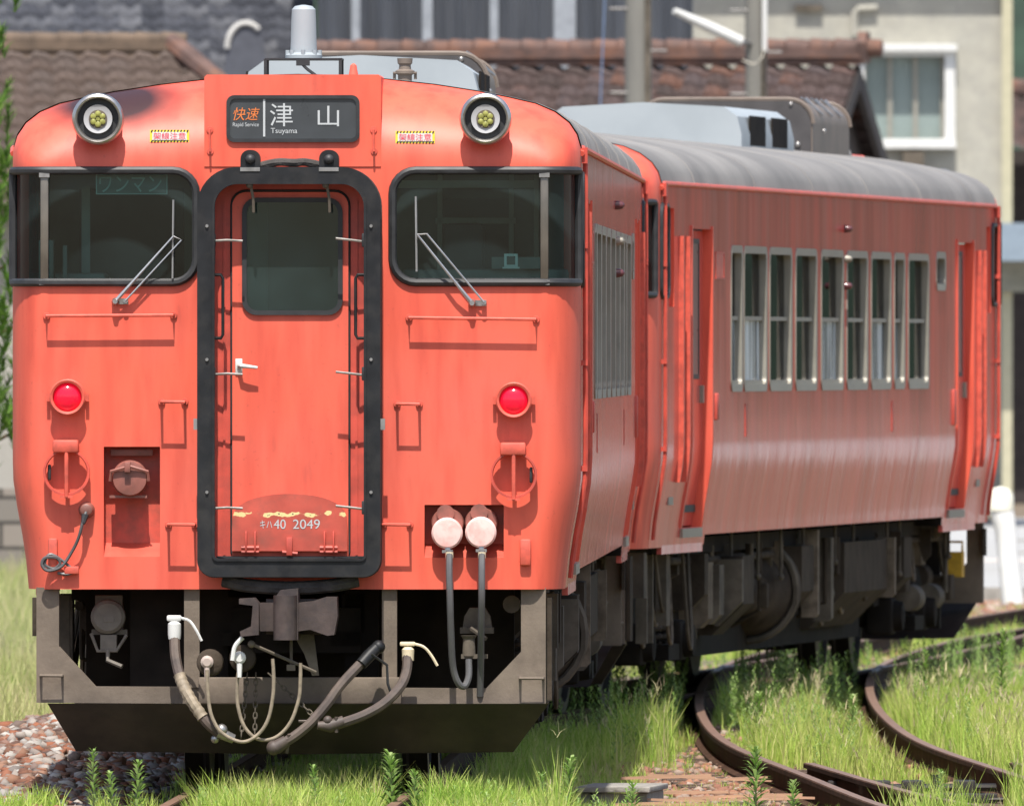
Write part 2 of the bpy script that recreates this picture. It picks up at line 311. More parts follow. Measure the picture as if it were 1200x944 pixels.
# ------------------------------------------------------------------ the railcar
LEN = 20.9
HALF = [(1.370, 1.048), (1.384, 1.2), (1.404, 1.33), (1.430, 1.47), (1.449, 1.60), (1.452, 1.7), (1.452, 3.2), (1.45, 3.3), (1.43, 3.37), (1.39, 3.43), (1.317, 3.487), (1.217, 3.53), (1.08, 3.562), (.943, 3.59), (.7, 3.628), (.46, 3.655), (.2, 3.675), (0, 3.68)]
PROF = HALF + [(-x, z) for x, z in HALF[-2::-1]]
def side_x(z):
    for (a, b), (c, d) in zip(HALF, HALF[1:]):
        if b <= z <= d: return a + (c - a) * (z - b) / (d - b)
    return HALF[0][0]
CR = .36
def corner_w(y): return 1.27 + .182 * math.sqrt(max(0, 1 - (1 - min(1, y / CR)) ** 2))
def plan(u):                                     # distance out from the centre line, round the cab corner -> (x, y)
    if u <= 1.27: return u, 0.
    prev = (1.27, 0.); acc = 1.27
    for k in range(1, 61):
        a = k / 60 * math.pi / 2; q = (1.27 + .182 * math.sin(a), CR * (1 - math.cos(a))); d = math.dist(prev, q)
        if acc + d >= u: t = (u - acc) / d; return prev[0] + (q[0] - prev[0]) * t, prev[1] + (q[1] - prev[1]) * t
        acc += d; prev = q
    return 1.452, CR + (u - acc)
def body_rings(L, prof, front=True):
    ys = [0] + [.6 * (1 - math.cos(R(a))) for a in (5, 10, 16, 22, 29, 36, 44, 52, 61, 71, 81, 90)]
    ys = ys + [L - y for y in reversed(ys)]; rings = []
    for y in ys:
        e = min(y, L - y); w_ = corner_w(e) / 1.452; g = math.sqrt(max(0, 1 - (1 - min(1, e / .6)) ** 2)); g = .04 + .96 * g
        rings.append([(x * w_, y, z if z <= 3.2 else 3.2 + (z - 3.2) * g) for x, z in prof])
    return rings
def loft(rings):
    b = MB(); n = len(rings[0]); v = [p for r_ in rings for p in r_]; f = [list(range(n)), [(len(rings) - 1) * n + k for k in range(n - 1, -1, -1)]]
    for i in range(len(rings) - 1):
        for k in range(n): f.append([i * n + k, (i + 1) * n + k, (i + 1) * n + (k + 1) % n, i * n + (k + 1) % n])
    return b.add(v, f)
WINS = [(4.18, .61), (4.88, 1.26), (6.31, 1.24), (7.79, 1.21), (9.28, 1.29), (10.8, 1.24), (12.28, 1.21), (13.71, .64), (14.6, 1.28)]
WZ0, WZ1 = 2.02, 2.925
DOORS = [(2.08, 3.12), (LEN - 3.12, LEN - 2.08)]
def xcut(y0, y1, z0, z1, r=.0, x0=-1.7, x1=1.7):    # cutter running across the car, rounded in the (y,z) plane
    p = rrect(y0, y1, z0, z1, r) if r else [(y0, z0), (y1, z0), (y1, z1), (y0, z1)]
    b = MB(); n = len(p); v = [(x0, a, c) for a, c in p] + [(x1, a, c) for a, c in p]
    return b.add(v, [list(range(n)), list(range(2 * n - 1, n - 1, -1))] + [[i, i + n, (i + 1) % n + n, (i + 1) % n] for i in range(n)])
WX0, WX1, WWZ0, WWZ1 = .496, 1.7, 2.61, 3.18
def make_shell():
    o = loft(body_rings(LEN, PROF)).build('body', [M_RED, M_SIDE, M_UNDER], smooth=0)
    ins = [(1.30, 1.25), (1.37, 1.62), (1.395, 1.75), (1.395, 3.25)]; ins = ins + [(-x, z) for x, z in ins[::-1]]
    rings = []
    for y, w_ in ((.055, 1.2), (.1, 1.27), (.2, 1.34), (.4, 1.395), (LEN - .4, 1.395), (LEN - .2, 1.34), (LEN - .1, 1.27), (LEN - .055, 1.2)):
        rings.append([(x * w_ / 1.395, y, z) for x, z in ins])
    cs = [loft(rings)]
    a = MB()
    for sgn in (-1, 1):
        for ya, yb in ((-.3, .30), (LEN - .30, LEN + .3)):
            pts = rrect(WX0, WX1, WWZ0, WWZ1, [.01, .12, .12, .01]); a.prism([(sgn * x, z) for x, z in pts], ya, yb)
    a.prism(rrect(FX(286), FX(400), FZ(367), FZ(233), .06), -.3, .3)
    a.prism(rrect(FX(497), FX(590), FZ(653), FZ(591), .004), -.3, .3)
    a.prism(rrect(FX(121), FX(187), FZ(652), FZ(523), .004), -.3, .3)
    cs.append(a)
    b = MB()
    def put(q): b.add(q.v, q.f)
    for s0, w_ in WINS: put(xcut(s0, s0 + w_, WZ0, WZ1, .07))
    for s0, s1 in ((.43, .82), (LEN - .82, LEN - .43)): put(xcut(s0, s1, 2.60, 3.165, .06))
    put(xcut(16.4, 16.98, 2.70, 2.945, .06))
    for s0, s1 in DOORS: put(xcut(s0, s1, 1.16, 3.03))
    put(xcut(3.4, LEN - 3.4, .8, 1.11))
    cs.append(b)
    # shallow niches of the cab steps
    c = MB()
    for sg in (-1, 1):
        for s0, s1 in ((.88, 1.16), (LEN - 1.16, LEN - .88)):
            q = xcut(s0, s1, 2.54, 3.15, 0, sg * 1.425, sg * 1.6); c.add(q.v, q.f)
    cs.append(c)
    cut(o, cs); me = o.data
    me.materials.clear(); me.materials.append(M_RED); me.materials.append(M_SIDE); me.materials.append(M_UNDER)
    for p in me.polygons:
        c_ = p.center; p.material_index = 1 if (.46 < c_.y < LEN - .46 and (abs(p.normal.x) > .55 or c_.z < 1.3)) else 0
        if .5 < c_.y < LEN - .5 and c_.z > 3.3: p.material_index = 1
        if 1 < c_.y < LEN - 1 and c_.z < 1.13 and abs(p.normal.x) < .5: p.material_index = 2
    bpy.context.scene.collection.objects.unlink(o); return me
SHELL = make_shell()

def strip_side(b, s0, s1, z0, z1, off, sg=1, th=.02, n=14):
    """panel that follows the car side between two heights"""
    zs = [z0 + (z1 - z0) * k / n for k in range(n + 1)]; v = []; f = []
    for z in zs:
        x = side_x(z) + off
        v += [(sg * x, s0, z), (sg * x, s1, z), (sg * (x - th), s1, z), (sg * (x - th), s0, z)]
    for k in range(n):
        a = 4 * k
        for i in range(4): j = (i + 1) % 4; f.append([a + i, a + j, a + 4 + j, a + 4 + i])
    f += [[0, 1, 2, 3], [4 * n + 3, 4 * n + 2, 4 * n + 1, 4 * n]]; b.add(v, f); return b

def railcar(loc, head, first):
    M_DPLATE = mat('hood_plate_dark', (.06, .055, .055), .5, var=.15)
    root = empty('railcar', loc, -head)
    P = lambda mb, name, m, parent=root, **k: mb.build(name, m, parent, **k)
    sh = bpy.data.objects.new('body', SHELL); COL.objects.link(sh); sh.parent = root
    # ---- roof skin over the shell
    top = [(x, z) for x, z in PROF if z >= 3.3]
    b = MB(); ys = list(np.linspace(.5, LEN - .5, 42)); v = []; f = []
    for i, y in enumerate(ys):
        e = min(y, LEN - y); g = math.sqrt(max(0, 1 - (1 - min(1, e / .6)) ** 2)); dz = .005
        v += [(x * 1.004, y, 3.2 + (z - 3.2) * g + dz) for x, z in top]
    n = len(top)
    for i in range(len(ys) - 1):
        for k in range(n - 1): f.append([i * n + k, i * n + k + 1, (i + 1) * n + k + 1, (i + 1) * n + k])
    b.add(v, f); roof = P(b, 'roof', M_ROOF)
    b = MB()
    for y in np.arange(2.2, LEN - 1, 3.3):      # seams of the roof sheets
        b.tube([(x * 1.005, y, z + .004) for x, z in top], .0045, 5)
    b.build_each('seam', M_ROOF, roof)
    b = MB()
    for sg in (-1, 1):
        b.tube([(sg * 1.456, .46, 3.27), (sg * 1.459, .58, 3.30), (sg * 1.459, LEN - .58, 3.30), (sg * 1.456, LEN - .46, 3.27)], .015, 6)
    b.build_each('gutter', M_FIT, root)
    for sg in (-1, 1):
        for s in (.52, LEN - .52):
            if sg < 0: continue
            b = MB(); b.tube([(sg * (side_x(z) + .022), s, z) for z in (3.3, 3.1, 2.6, 2.0, 1.75, 1.6, 1.45, 1.32, 1.2, 1.1)], .013, 6)
            b.box(sg * 1.455, sg * 1.485, s - .04, s + .04, 3.22, 3.30)
            for z in (2.8, 2.2, 1.66): b.box(sg * (side_x(z) - .01), sg * (side_x(z) + .034), s - .02, s + .02, z - .014, z + .014)
            P(b, 'drain_pipe', M_GATE)
    # ---- roof equipment
    ac = MB(); s0, s1, hw = 11.5, 14.6, .665
    pts = [(-hw, 3.60), (hw, 3.60), (hw, 3.72), (hw - .03, 3.84), (hw - .12, 3.905), (.0, 3.935), (-hw + .12, 3.905), (-hw + .03, 3.84), (-hw, 3.72)]
    ac.prism(pts, s0, s1); a = P(ac, 'air_conditioner', M_ACBOX)
    g = MB()
    for sg in (-1, 1):
        for y0, y1 in ((12.0, 12.9), (13.3, 14.2)):
                        g.box(sg * (hw - .01), sg * (hw + .002), y0, y1, 3.65, 3.85)
    g.build_each('louvre', M_UNDER, a, smooth=0)
    hd = MB(); s0, s1, hw, zt = 16.3, 18.6, .60, 4.03
    arc = [(hw, 3.58)] + [(hw - .17 + .17 * math.cos(R(t)), zt - .19 + .17 * math.sin(R(t))) for t in range(0, 91, 15)]
    arc = arc + [(-x, z) for x, z in arc[::-1]]; hd.prism(arc, s0, s1); h = P(hd, 'ventilator_hood', M_HOOD); P(MB().prism([(x * .985, z - .008) for x, z in arc], s0 - .012, s0 - .001), 'end_plate', M_DPLATE, h)
    g = MB(); g.tube([(x * 1.01, s0, z + .004) for x, z in arc[1:-1]], .016, 6); g.tube([(x * 1.01, s1, z + .004) for x, z in arc[1:-1]], .016, 6)
    g.build_each('rim', M_HOOD, h)
    g = MB()
    for y in (16.9, 17.5, 18.1):                 # raised chevrons on the curved shoulder
        for sg in (-1, 1):
            g.tube([(sg * (hw - .13), y - .15, zt + .0), (sg * (hw + .002), y, zt - .12), (sg * (hw - .13), y + .15, zt + .0)], .009, 5)
    g.ball((.5, s0 - .02, 3.7), .02); g.ball((-.5, s0 - .01, 3.7), .02); g.ball((.45, s0 - .01, 3.98), .018); g.ball((hw, 17.0, 3.8), .018)
    g.build_each('rivet', M_STEEL, h)
    g = MB(); g.prism([(-.5, 3.60), (.5, 3.60), (.46, 3.70), (-.46, 3.70)], 18.9, 19.9); P(g, 'roof_hatch', M_ROOF)
    # ---- cab ends
    for end in (0, 1):
        E = root if not end else empty('cab_end', (0, LEN, 0), math.pi, root)
        full = first and not end
        PE = lambda mb, name, m, parent=None, **k: mb.build(name, m, parent or E, **k)
        for sg in (-1, 1):
            us = [WX0 + (1.62 - WX0) * k / 30 for k in range(31)]; v = []; f = []
            for u in us:
                x, y = plan(u); v += [(sg * (x - .008), y + .02, WWZ0 - .01), (sg * (x - .008), y + .02, WWZ1 + .01)]
            for k in range(30): f.append([2 * k, 2 * k + 1, 2 * k + 3, 2 * k + 2])
            g = MB().add(v, f); win = PE(g, 'windscreen', M_GLASS)
            path = []; ring_ = rrect(WX0, 1.585, WWZ0, WWZ1, [.02, .12, .12, .02])
            dense = []
            for i in range(len(ring_)):
                p, q = ring_[i], ring_[(i + 1) % len(ring_)]; m_ = max(1, int(math.dist(p, q) / .05))
                dense += [(p[0] + (q[0] - p[0]) * k / m_, p[1] + (q[1] - p[1]) * k / m_) for k in range(m_)]
            for u, z in dense: x, y = plan(u); path.append((sg * (x + .004), y - .006, z))
            PE(MB().tube(path, .0215, 8, closed=True), 'gasket', M_BLACK, win)
            x, y = plan(1.275); g = MB().box(sg * (x - .022), sg * (x + .02), y - .012, y + .03, WWZ0, WWZ1, bev=.008)
            PE(g, 'pillar', M_PILLAR, win)
            g = MB().box(sg * (x - .027), sg * (x + .026), y - .02, y + .01, WWZ1 - .035, WWZ1 - .012); g.box(sg * (x - .027), sg * (x + .026), y - .02, y + .01, WWZ0 - .012, WWZ0 + .012); g.build_each('pillar_clip', M_STEEL, win)
            # headlight on the forehead
            c = (sg * .992, 0, 3.448); dx = (FX(569) if sg > 0 else FX(115)); c = (dx, 0, FZ(139.5))
            g = MB().lathe([(.118, .5), (.118, -.035)], c); hl = PE(g, 'headlight', M_FIT)
            g = MB().lathe([(.122, -.02), (.133, -.045), (.133, -.08), (.126, -.10), (.116, -.107), (.108, -.10), (.104, -.085), (.103, -.05)], c); PE(g, 'ring', M_CHROME, hl)
            PE(MB().lathe([(.104, -.045), (.104, -.056)], c), 'reflector_gap', M_BLACK, hl)
            PE(MB().lathe([(.074, -.07), (.073, -.083), (.05, -.076)], c), 'reflector', M_REFL, hl)
            PE(MB().lathe([(.047, -.075), (.046, -.084)], c), 'lens_housing', M_GREYBOX, hl)
            g = MB()
            for k in range(6):
                a = R(60 * k + 30); g.lathe([(.0155, -.08), (.0145, -.089), (.007, -.093)], (c[0] + .027 * math.cos(a), 0, c[2] + .027 * math.sin(a)), n=14)
            g.lathe([(.01, -.08), (.01, -.09)], c, n=12); PE(g, 'lens', M_LENS, hl)
            # tail light
            c = (FX(602) if sg > 0 else FX(79), 0, FZ(468.5 if sg > 0 else 465))
            g = MB().lathe([(.092, 0), (.092, -.02), (.086, -.024), (.086, -.075), (.092, -.082), (.086, -.088), (.075, -.084), (.071, -.05)], c); tl = PE(g, 'tail_light', M_FIT)
            g = MB(); [g.box(c[0] + q * .09, c[0] + q * .108, -.05, -.02, c[2] - .018, c[2] + .018) for q in (-1, 1)]; g.build_each('screw', M_FIT, tl)
            PE(MB().lathe([(.072, -.05), (.070, -.062), (.056, -.076), (.033, -.086), (.001, -.089)], c), 'lens', M_TAIL, tl)
            # ring of the marker disc
            c = (FX(602) if sg > 0 else FX(78), 0, FZ(556 if sg > 0 else 553))
            g = MB().tube([(c[0] + .112 * math.cos(R(t)), -.075, c[2] + .112 * math.sin(R(t))) for t in range(0, 360, 12)], .0075, 6, closed=True)
            g.ring([(c[0] + .119 * math.cos(R(t)), c[2] + .119 * math.sin(R(t))) for t in range(0, 360, 12)], [(c[0] + .109 * math.cos(R(t)), c[2] + .109 * math.sin(R(t))) for t in range(0, 360, 12)], -.085, -.03)
            mk = PE(g, 'marker_bracket', M_GATE)
            g = MB().tube([(c[0], -.085, c[2] + .11), (c[0], -.09, c[2]), (c[0], -.085, c[2] - .125)], .011, 8); g.box(c[0] - .033, c[0] + .033, -.09, -.06, c[2] - .13, c[2] - .118)
            g.box(c[0] - .07, c[0] + .062, -.10, .0, c[2] + .10, c[2] + .166, bev=.012); PE(g, 'bracket_plate', M_FIT, mk)
            PE(MB().box(c[0] + sg * .08, c[0] + sg * .096, -.06, -.03, c[2] - .04, c[2] + .04, bev=.006), 'latch', M_BLACK, mk)
            # wiper
            if sg < 0: pv, tp, bl0, bl1, t2 = (135, 353), (203, 277), (203, 234), (202, 326), (213, 281)
            else: pv, tp, bl0, bl1, t2 = (553, 355), (489, 275), (487, 230), (488, 318), (500, 274)
            pvx, pvz = FX(pv[0]), FZ(pv[1]); g = MB()
            g.tube([(pvx, -.045, pvz), (FX((pv[0] * .7 + tp[0] * .3)), -.06, FZ(pv[1] * .7 + tp[1] * .3)), (FX(tp[0]), -.05, FZ(tp[1]))], [.012, .008, .006], 6)
            q = 14 if sg > 0 else 12
            g.tube([(FX(pv[0] + q), -.045, FZ(pv[1] - 1)), (FX(t2[0]), -.05, FZ(t2[1])), (FX(tp[0]), -.05, FZ(tp[1]))], .0055, 6)
            wp = PE(g, 'wiper', M_WIPER)
            g = MB().tube([(FX(bl0[0]), -.035, FZ(bl0[1])), (FX(bl1[0]), -.03, FZ(bl1[1]))], .006, 6); PE(g, 'blade', M_WIPER, wp)
            g = MB().lathe([(.02, .0), (.02, -.04), (.012, -.06)], (pvx, 0, pvz), n=16); g.lathe([(.013, 0), (.013, -.045)], (FX(pv[0] + q), 0, FZ(pv[1] - 1)), n=12); g.box(pvx - .012, FX(pv[0] + q) + .012, -.012, 0, pvz - .014, pvz + .016); PE(g, 'pivot', M_STEEL, wp)
        # handrails
        def rail(pts, name='handrail', r=.0085, dep=.072, m=M_FIT):
            p = [(FX(x), FZ(y)) for x, y in pts]; path = [(p[0][0], .005, p[0][1])] + [(x, -dep, z) for x, z in p] + [(p[-1][0], .005, p[-1][1])]
            g = MB().tube(path, r, 7)
            for q in (p[0], p[-1]): g.lathe([(.019, .002), (.017, -.012)], (q[0], 0, q[1]), n=12)
            return PE(g, name, m)
        rail([(54, 370), (203, 369)]); rail([(479, 372), (628, 374)])
        rail([(189, 470.5), (216, 470.5)], dep=.115); rail([(465, 473), (491, 473)], dep=.115); rail([(197, 614), (228, 614)], dep=.115); rail([(449, 614), (480, 614)], dep=.115)
        rail([(245.5, 152), (246, 177)], r=.006, dep=.05); rail([(437.5, 152), (438, 177)], r=.006, dep=.05)
        g = MB(); g.box(FX(56), FX(67), -.035, .005, FZ(664), FZ(630), bev=.01); g.box(FX(609), FX(622), -.035, .005, FZ(662), FZ(631), bev=.01)
        g.box(FX(75), FX(92), -.04, .005, FZ(672), FZ(663), bev=.005); g.build_each('lamp_hook', M_FIT, E)
        # sign housing and destination sign
        zt = 3.668; g = MB(); pr = [(FX(239), 3.2), (FX(239), zt - .012), (FX(242), zt), (FX(443), zt), (FX(446), zt - .012), (FX(446), 3.2)]; g.prism(pr, -.006, .75)
        hs = PE(g, 'sign_housing', M_RED)
        x0, x1, z0, z1 = FX(265), FX(421), FZ(166.5), FZ(111.5)
        g = MB().prism(rrect(x0 + .008, x1 - .008, z0 + .008, z1 - .008, .03), -.012, 0); sg_ = PE(g, 'destination_sign', M_SIGNBK)
        PE(MB().ring(rrect(x0, x1, z0, z1, .04), rrect(x0 + .018, x1 - .018, z0 + .018, z1 - .018, .028), -.022, 0), 'sign_frame', M_BLACK, sg_)
        if full:
            y = -.0145
            text('快速', 'lettering', M_TXTO, sg_, FX(273), FX(304), FZ(141), FZ(126), y, shear=.25); text('Rapid Service', 'lettering', M_TXTW, sg_, FX(272.5), FX(303), FZ(149.5), FZ(143.5), y)
            PE(MB().box(FX(308), FX(310.5), -.0155, -.0125, FZ(160), FZ(116)), 'divider', M_TXTW, sg_)
            text('津', 'lettering', M_TXTW, sg_, FX(316), FX(343), FZ(148), FZ(121), y); text('山', 'lettering', M_TXTW, sg_, FX(372), FX(397), FZ(148), FZ(124), y); text('Tsuyama', 'lettering', M_TXTW, sg_, FX(317), FX(348), FZ(158), FZ(150), y)
        # warning stickers
            for (a0, a1, b0, b1) in ((175, 221, 166.5, 152), (463, 509, 168, 153.5)):
                x0, x1, z0, z1 = FX(a0), FX(a1), FZ(b0), FZ(b1); yy = -.001
                # the sticker lies on the lower forehead just above the windscreen
                zc = (z0 + z1) / 2; e = (zc - 3.2) / .48; yl = .6 * (1 - math.sqrt(max(0, 1 - ((e - .04) / .96) ** 2))); yy = yl - .006
                st = PE(MB().box(x0, x1, yy - .001, yy + .008, z0, z1), 'warning_sticker', M_YEL2)
                g = MB(); k = x0 + .004
                while k < x1 - .012:
                    for za, zb in ((z0, z0 + .012), (z1 - .012, z1)): g.add([(k, yy - .003, za), (k + .007, yy - .003, za), (k + .012, yy - .003, zb), (k + .005, yy - .003, zb)], [[0, 1, 2, 3]])
                    k += .0165
                PE(g, 'stripes', M_BLACK, st, fix=False)
                PE(MB().box(x0 + .012, x1 - .012, yy - .0045, yy, z0 + .011, z1 - .011), 'sticker_field', M_WHITE, st)
                text('架線注意', 'lettering', M_TXTR, st, x0 + .018, x1 - .018, z0 + .014, z1 - .013, yy - .0065)
        # gangway: bellows, black faceplate, fittings, door
        outer = rrect(FX(232.5), FX(447), FZ(675), FZ(196), [.20, .20, .09, .09], 9); inner = rrect(FX(250.5), FX(430), FZ(656), FZ(213.5), [.125, .125, .03, .03], 9)
        fr = PE(MB().ring(outer, inner, -.235, -.20), 'gangway_frame', M_FRAME)
        # thin lip on the frame, then ribbed bellows
        PE(MB().ring(rrect(FX(250), FX(430.5), FZ(656.5), FZ(213), [.127, .127, .03, .03], 9), rrect(FX(253), FX(427.5), FZ(653.5), FZ(216), [.115, .115, .02, .02], 9), -.245, -.185), 'lip', M_FRAME, fr)
        for k, y in enumerate((-.17, -.13, -.09, -.05, -.01)):
            d = .0 if k % 2 else .016
            PE(MB().ring(rrect(FX(234) - d * .5, FX(445.5) + d * .5, FZ(673) - d * .8, FZ(197.5) + d * .4, [.2, .2, .09, .09], 9), rrect(FX(246), FX(434), FZ(661), FZ(209), [.14, .14, .05, .05], 9), y - .027, y + .012), 'bellows', M_BELLOWS, fr)
        g = MB()
        for x_ in (244, 436):
            for y_ in (265, 421, 576): g.lathe([(.009, -.235), (.008, -.245)], (FX(x_), 0, FZ(y_)), n=10)
        for x_ in (231, 449.5): g.box(FX(x_) - .012, FX(x_) + .012, -.23, -.2, FZ(503), FZ(490))
        g.build_each('bolt', M_STEEL, fr)
        for x_ in (294.5, 386.5):                # suspension lugs on top of the frame
            g = MB().prism(rrect(FX(x_) - .05, FX(x_) + .05, FZ(200), FZ(176), [.045, .045, .004, .004]), -.21, -.10); lg = PE(g, 'suspension_lug', M_FRAME)
            g = MB().ball((FX(x_), -.215, FZ(187)), .026, 16); PE(g, 'bolt_head', M_BLACK, lg); g = MB().box(FX(x_) - .05, FX(x_) + .05, -.24, -.19, FZ(201), FZ(196.5)); PE(g, 'clamp', M_STEEL, lg)
        PE(MB().tube(smoothpath([(FX(300), -.15, FZ(196)), (FX(325), -.16, FZ(190.5)), (FX(345), -.17, FZ(191)), (FX(360), -.16, FZ(190.5)), (FX(385), -.15, FZ(196))]), .02, 8), 'cover_fold', M_BELLOWS, fr)
        for sg, xx in ((-1, 251), (1, 429)):     # hooks reaching inward from the frame
            for yy in (281.5, 437.5, 594):
                g = MB().tube([(FX(xx), -.19, FZ(yy + (2 if sg > 0 else 1))), (FX(xx) - sg * .07, -.2, FZ(yy)), (FX(xx) - sg * .15, -.2, FZ(yy - (2 if sg > 0 else -1)))], .0065, 6); hk = PE(g, 'hook', M_STEEL, fr)
                PE(MB().box(FX(xx) - .018, FX(xx) + .012, -.215, -.15, FZ(yy + 8), FZ(yy - 8), bev=.006).box(FX(xx) - .004, FX(xx) + .01, -.2, -.16, FZ(yy + 28), FZ(yy + 6)), 'hook_base', M_BLACK, hk)
        for x_ in (295, 384):
            g = MB().tube([(FX(x_), -.22, FZ(217)), (FX(x_) + .012, -.2, FZ(232)), (FX(x_) + .014, -.19, FZ(249))], .008, 6); g.ball((FX(x_) - .005, -.22, FZ(217)), .018); PE(g, 'hanger', M_GREYBOX, fr)
        for sg, xa in ((-1, 252), (1, 428)):     # grab handles inside the frame
            x_ = FX(xa); q = x_ - sg * .045
            g = MB().tube([(x_, -.19, FZ(322)), (q + sg * .01, -.2, FZ(322)), (q, -.2, FZ(326)), (q, -.2, FZ(392)), (q + sg * .01, -.2, FZ(396)), (x_, -.19, FZ(396))], .0085, 7); PE(g, 'grab_handle', M_FRAME, fr)
        # inner passage wall (recess round the door) and the door itself
        g = MB().prism(rrect(FX(246), FX(434), FZ(661), FZ(209), [.14, .14, .05, .05], 9), -.012, .03); wl = PE(g, 'door_surround', M_GATE)
        dr = PE(MB().prism(rrect(FX(272), FX(408), FZ(655), FZ(225), [.07, .07, .01, .01]), -.034, .05), 'gangway_door', M_RED)
        cutr = lambda: MB().prism(rrect(FX(286), FX(400), FZ(367), FZ(233), .06), -.3, .3)
        cut(wl, [cutr()]); cut(dr, [cutr()])
        g = MB(); o_ = rrect(FX(271), FX(409), FZ(650), FZ(223.5), [.075, .075, .02, .02]); g.tube([(x, -.017, z) for x, z in o_], .0065, 6, closed=True); PE(g, 'seal', M_BLACK, dr)
        g = MB(); g.ring(rrect(FX(283.5), FX(401.5), FZ(369), FZ(231.5), .075), rrect(FX(289), FX(396), FZ(363.5), FZ(237), .055), -.05, -.02); dw = PE(g, 'window', M_BLACK, dr)
        g = MB().prism(rrect(FX(286), FX(399), FZ(366), FZ(234), .06), -.03, -.022); PE(g, 'pane', M_GLASS, dw)
        for sg, x_ in ((-1, 262.5), (1, 417.5)):
            g = MB().box(FX(x_) - .006, FX(x_) + .006, -.018, -.01, FZ(650), FZ(235)); PE(g, 'rib', M_GATE, wl)
        g = MB().box(FX(275.5), FX(284), -.046, -.034, FZ(437), FZ(420), bev=.004); hn = PE(g, 'handle_plate', M_WHITE, dr)
        PE(MB().tube([(FX(280), -.05, FZ(428.5)), (FX(283), -.085, FZ(428.5)), (FX(290), -.09, FZ(429)), (FX(302), -.09, FZ(430.5))], [.011, .012, .010, .007], 8), 'handle', M_WHITE, hn)
        # hinged footplate stowed against the door, half round on top
        pl = [(FX(272), FZ(645)), (FX(407), FZ(645))] + [(FX(339.5) + FX(407 - 339.5 + 344.5) * math.cos(R(t)) ** 1.0, FZ(617) + .17 * math.sin(R(t)) ** .62) for t in range(0, 181, 9)]
        g = MB().prism(pl, -.075, -.03); fp = PE(g, 'footplate', M_FLAP)
        if full:
            text('キハ', 'lettering', M_TXTW, fp, FX(305), FX(319), FZ(618.5), FZ(609), -.0768); text('40', 'lettering', M_TXTW, fp, FX(321), FX(335), FZ(619), FZ(608), -.0768); text('2049', 'lettering', M_TXTW, fp, FX(343.5), FX(375), FZ(619), FZ(608), -.0768)
        g = MB()
        for x_ in (293.5, 385.5):
            for d in (-.026, .02): g.box(FX(x_) + d, FX(x_) + d + .01, -.12, -.075, FZ(646), FZ(622), bev=.003)
            g.tube([(FX(x_) - .045, -.1, FZ(641)), (FX(x_) + .045, -.1, FZ(641))], .011, 8); g.tube([(FX(x_) - .045, -.1, FZ(646)), (FX(x_) + .045, -.1, FZ(646))], .007, 8)
        g.box(FX(336), FX(343), -.12, -.075, FZ(650), FZ(629), bev=.003); g.tube([(FX(331), -.1, FZ(646)), (FX(349), -.1, FZ(648))], .009, 8)
        g.build_each('hinge', M_GATE, fp)
        PE(MB().box(FX(254), FX(426), -.06, -.01, FZ(656), FZ(651)), 'sill', M_BLACK, wl)
        PE(MB().tube(smoothpath([(FX(262), -.12, FZ(679)), (FX(290), -.14, FZ(685)), (FX(340), -.15, FZ(688)), (FX(390), -.14, FZ(685)), (FX(420), -.12, FZ(679))]), .035, 8), 'bellows_and_shade', M_BELLOWS, fr)  # dark roll for the sagging bellows and the shade below the frame
        # recesses with jumper sockets
        for (a0, a1, b0, b1, dep) in ((121, 187, 652, 523, .15), (497, 590, 653, 591, .13)):
            x0, x1, z0, z1 = FX(a0), FX(a1), FZ(b0), FZ(b1); g = MB(); t = .012
            g.box(x0 - t, x1 + t, dep, dep + t, z0 - t, z1 + t); g.box(x0 - t, x0 - .0005, .004, dep, z0 - t, z1 + t); g.box(x1 + .0005, x1 + t, .004, dep, z0 - t, z1 + t); g.box(x0 - t, x1 + t, .004, dep, z1 + .0005, z1 + t); g.add([(x0 - t, .0, z0 - .001), (x1 + t, .0, z0 - .001), (x1 + t, dep, z0 + .07), (x0 - t, dep, z0 + .07)], [[0, 1, 2, 3]])
            PE(g, 'socket_recess', M_RECESS)
        c = (FX(151), 0, FZ(562)); g = MB(); g.box(FX(128), FX(178), .07, .09, FZ(534), FZ(526), bev=.004); g.lathe([(.085, .1), (.085, -.0), (.09, -.01), (.093, -.03), (.085, -.05), (.04, -.055)], (FX(152), 0, FZ(560)))
        g.box(FX(128), FX(172), -.02, .1, FZ(583), FZ(580)); js = PE(g, 'jumper_socket', M_SOCK)
        g = MB().tube([(FX(129), -.05, FZ(563)), (FX(130), -.06, FZ(552)), (FX(152), -.075, FZ(546)), (FX(173), -.06, FZ(552)), (FX(174), -.05, FZ(563))], .009, 6); g.box(FX(146), FX(153), -.09, -.03, FZ(553), FZ(541), bev=.004); PE(g, 'lid_clip', M_SOCK, js)
        for x_ in (524, 563.5):
            cx, cz = FX(x_), FZ(624 if x_ < 540 else 623); g = MB().lathe([(.085, .12), (.085, .02), (.078, .0)], (cx, 0, cz + .045)); g.lathe([(.045, .02), (.045, -.02)], (cx - .01, 0, cz + .1), n=12); so = PE(g, 'jumper_socket', M_SOCK)
            if full:
                g = MB().lathe([(.078, .0), (.08, -.07), (.079, -.085), (.07, -.095), (.03, -.098)], (cx, 0, cz)); pg = PE(g, 'jumper_plug', M_PLUG, so)
                g = MB(); g.tube([(cx + .003, -.075, cz - .075), (cx + .006, -.09, cz - .13)], [.018, .014], 8); g.box(cx - .025, cx + .03, -.1, -.07, cz - .1, cz - .085); PE(g, 'clamp', M_STEEL, so)
        # small cable on the left side of the face
        c = (FX(101), FZ(597)); g = MB().lathe([(.042, .005), (.04, -.02), (.03, -.06), (.022, -.065)], (c[0], 0, c[1])); ss = PE(g, 'side_socket', M_SOCK)
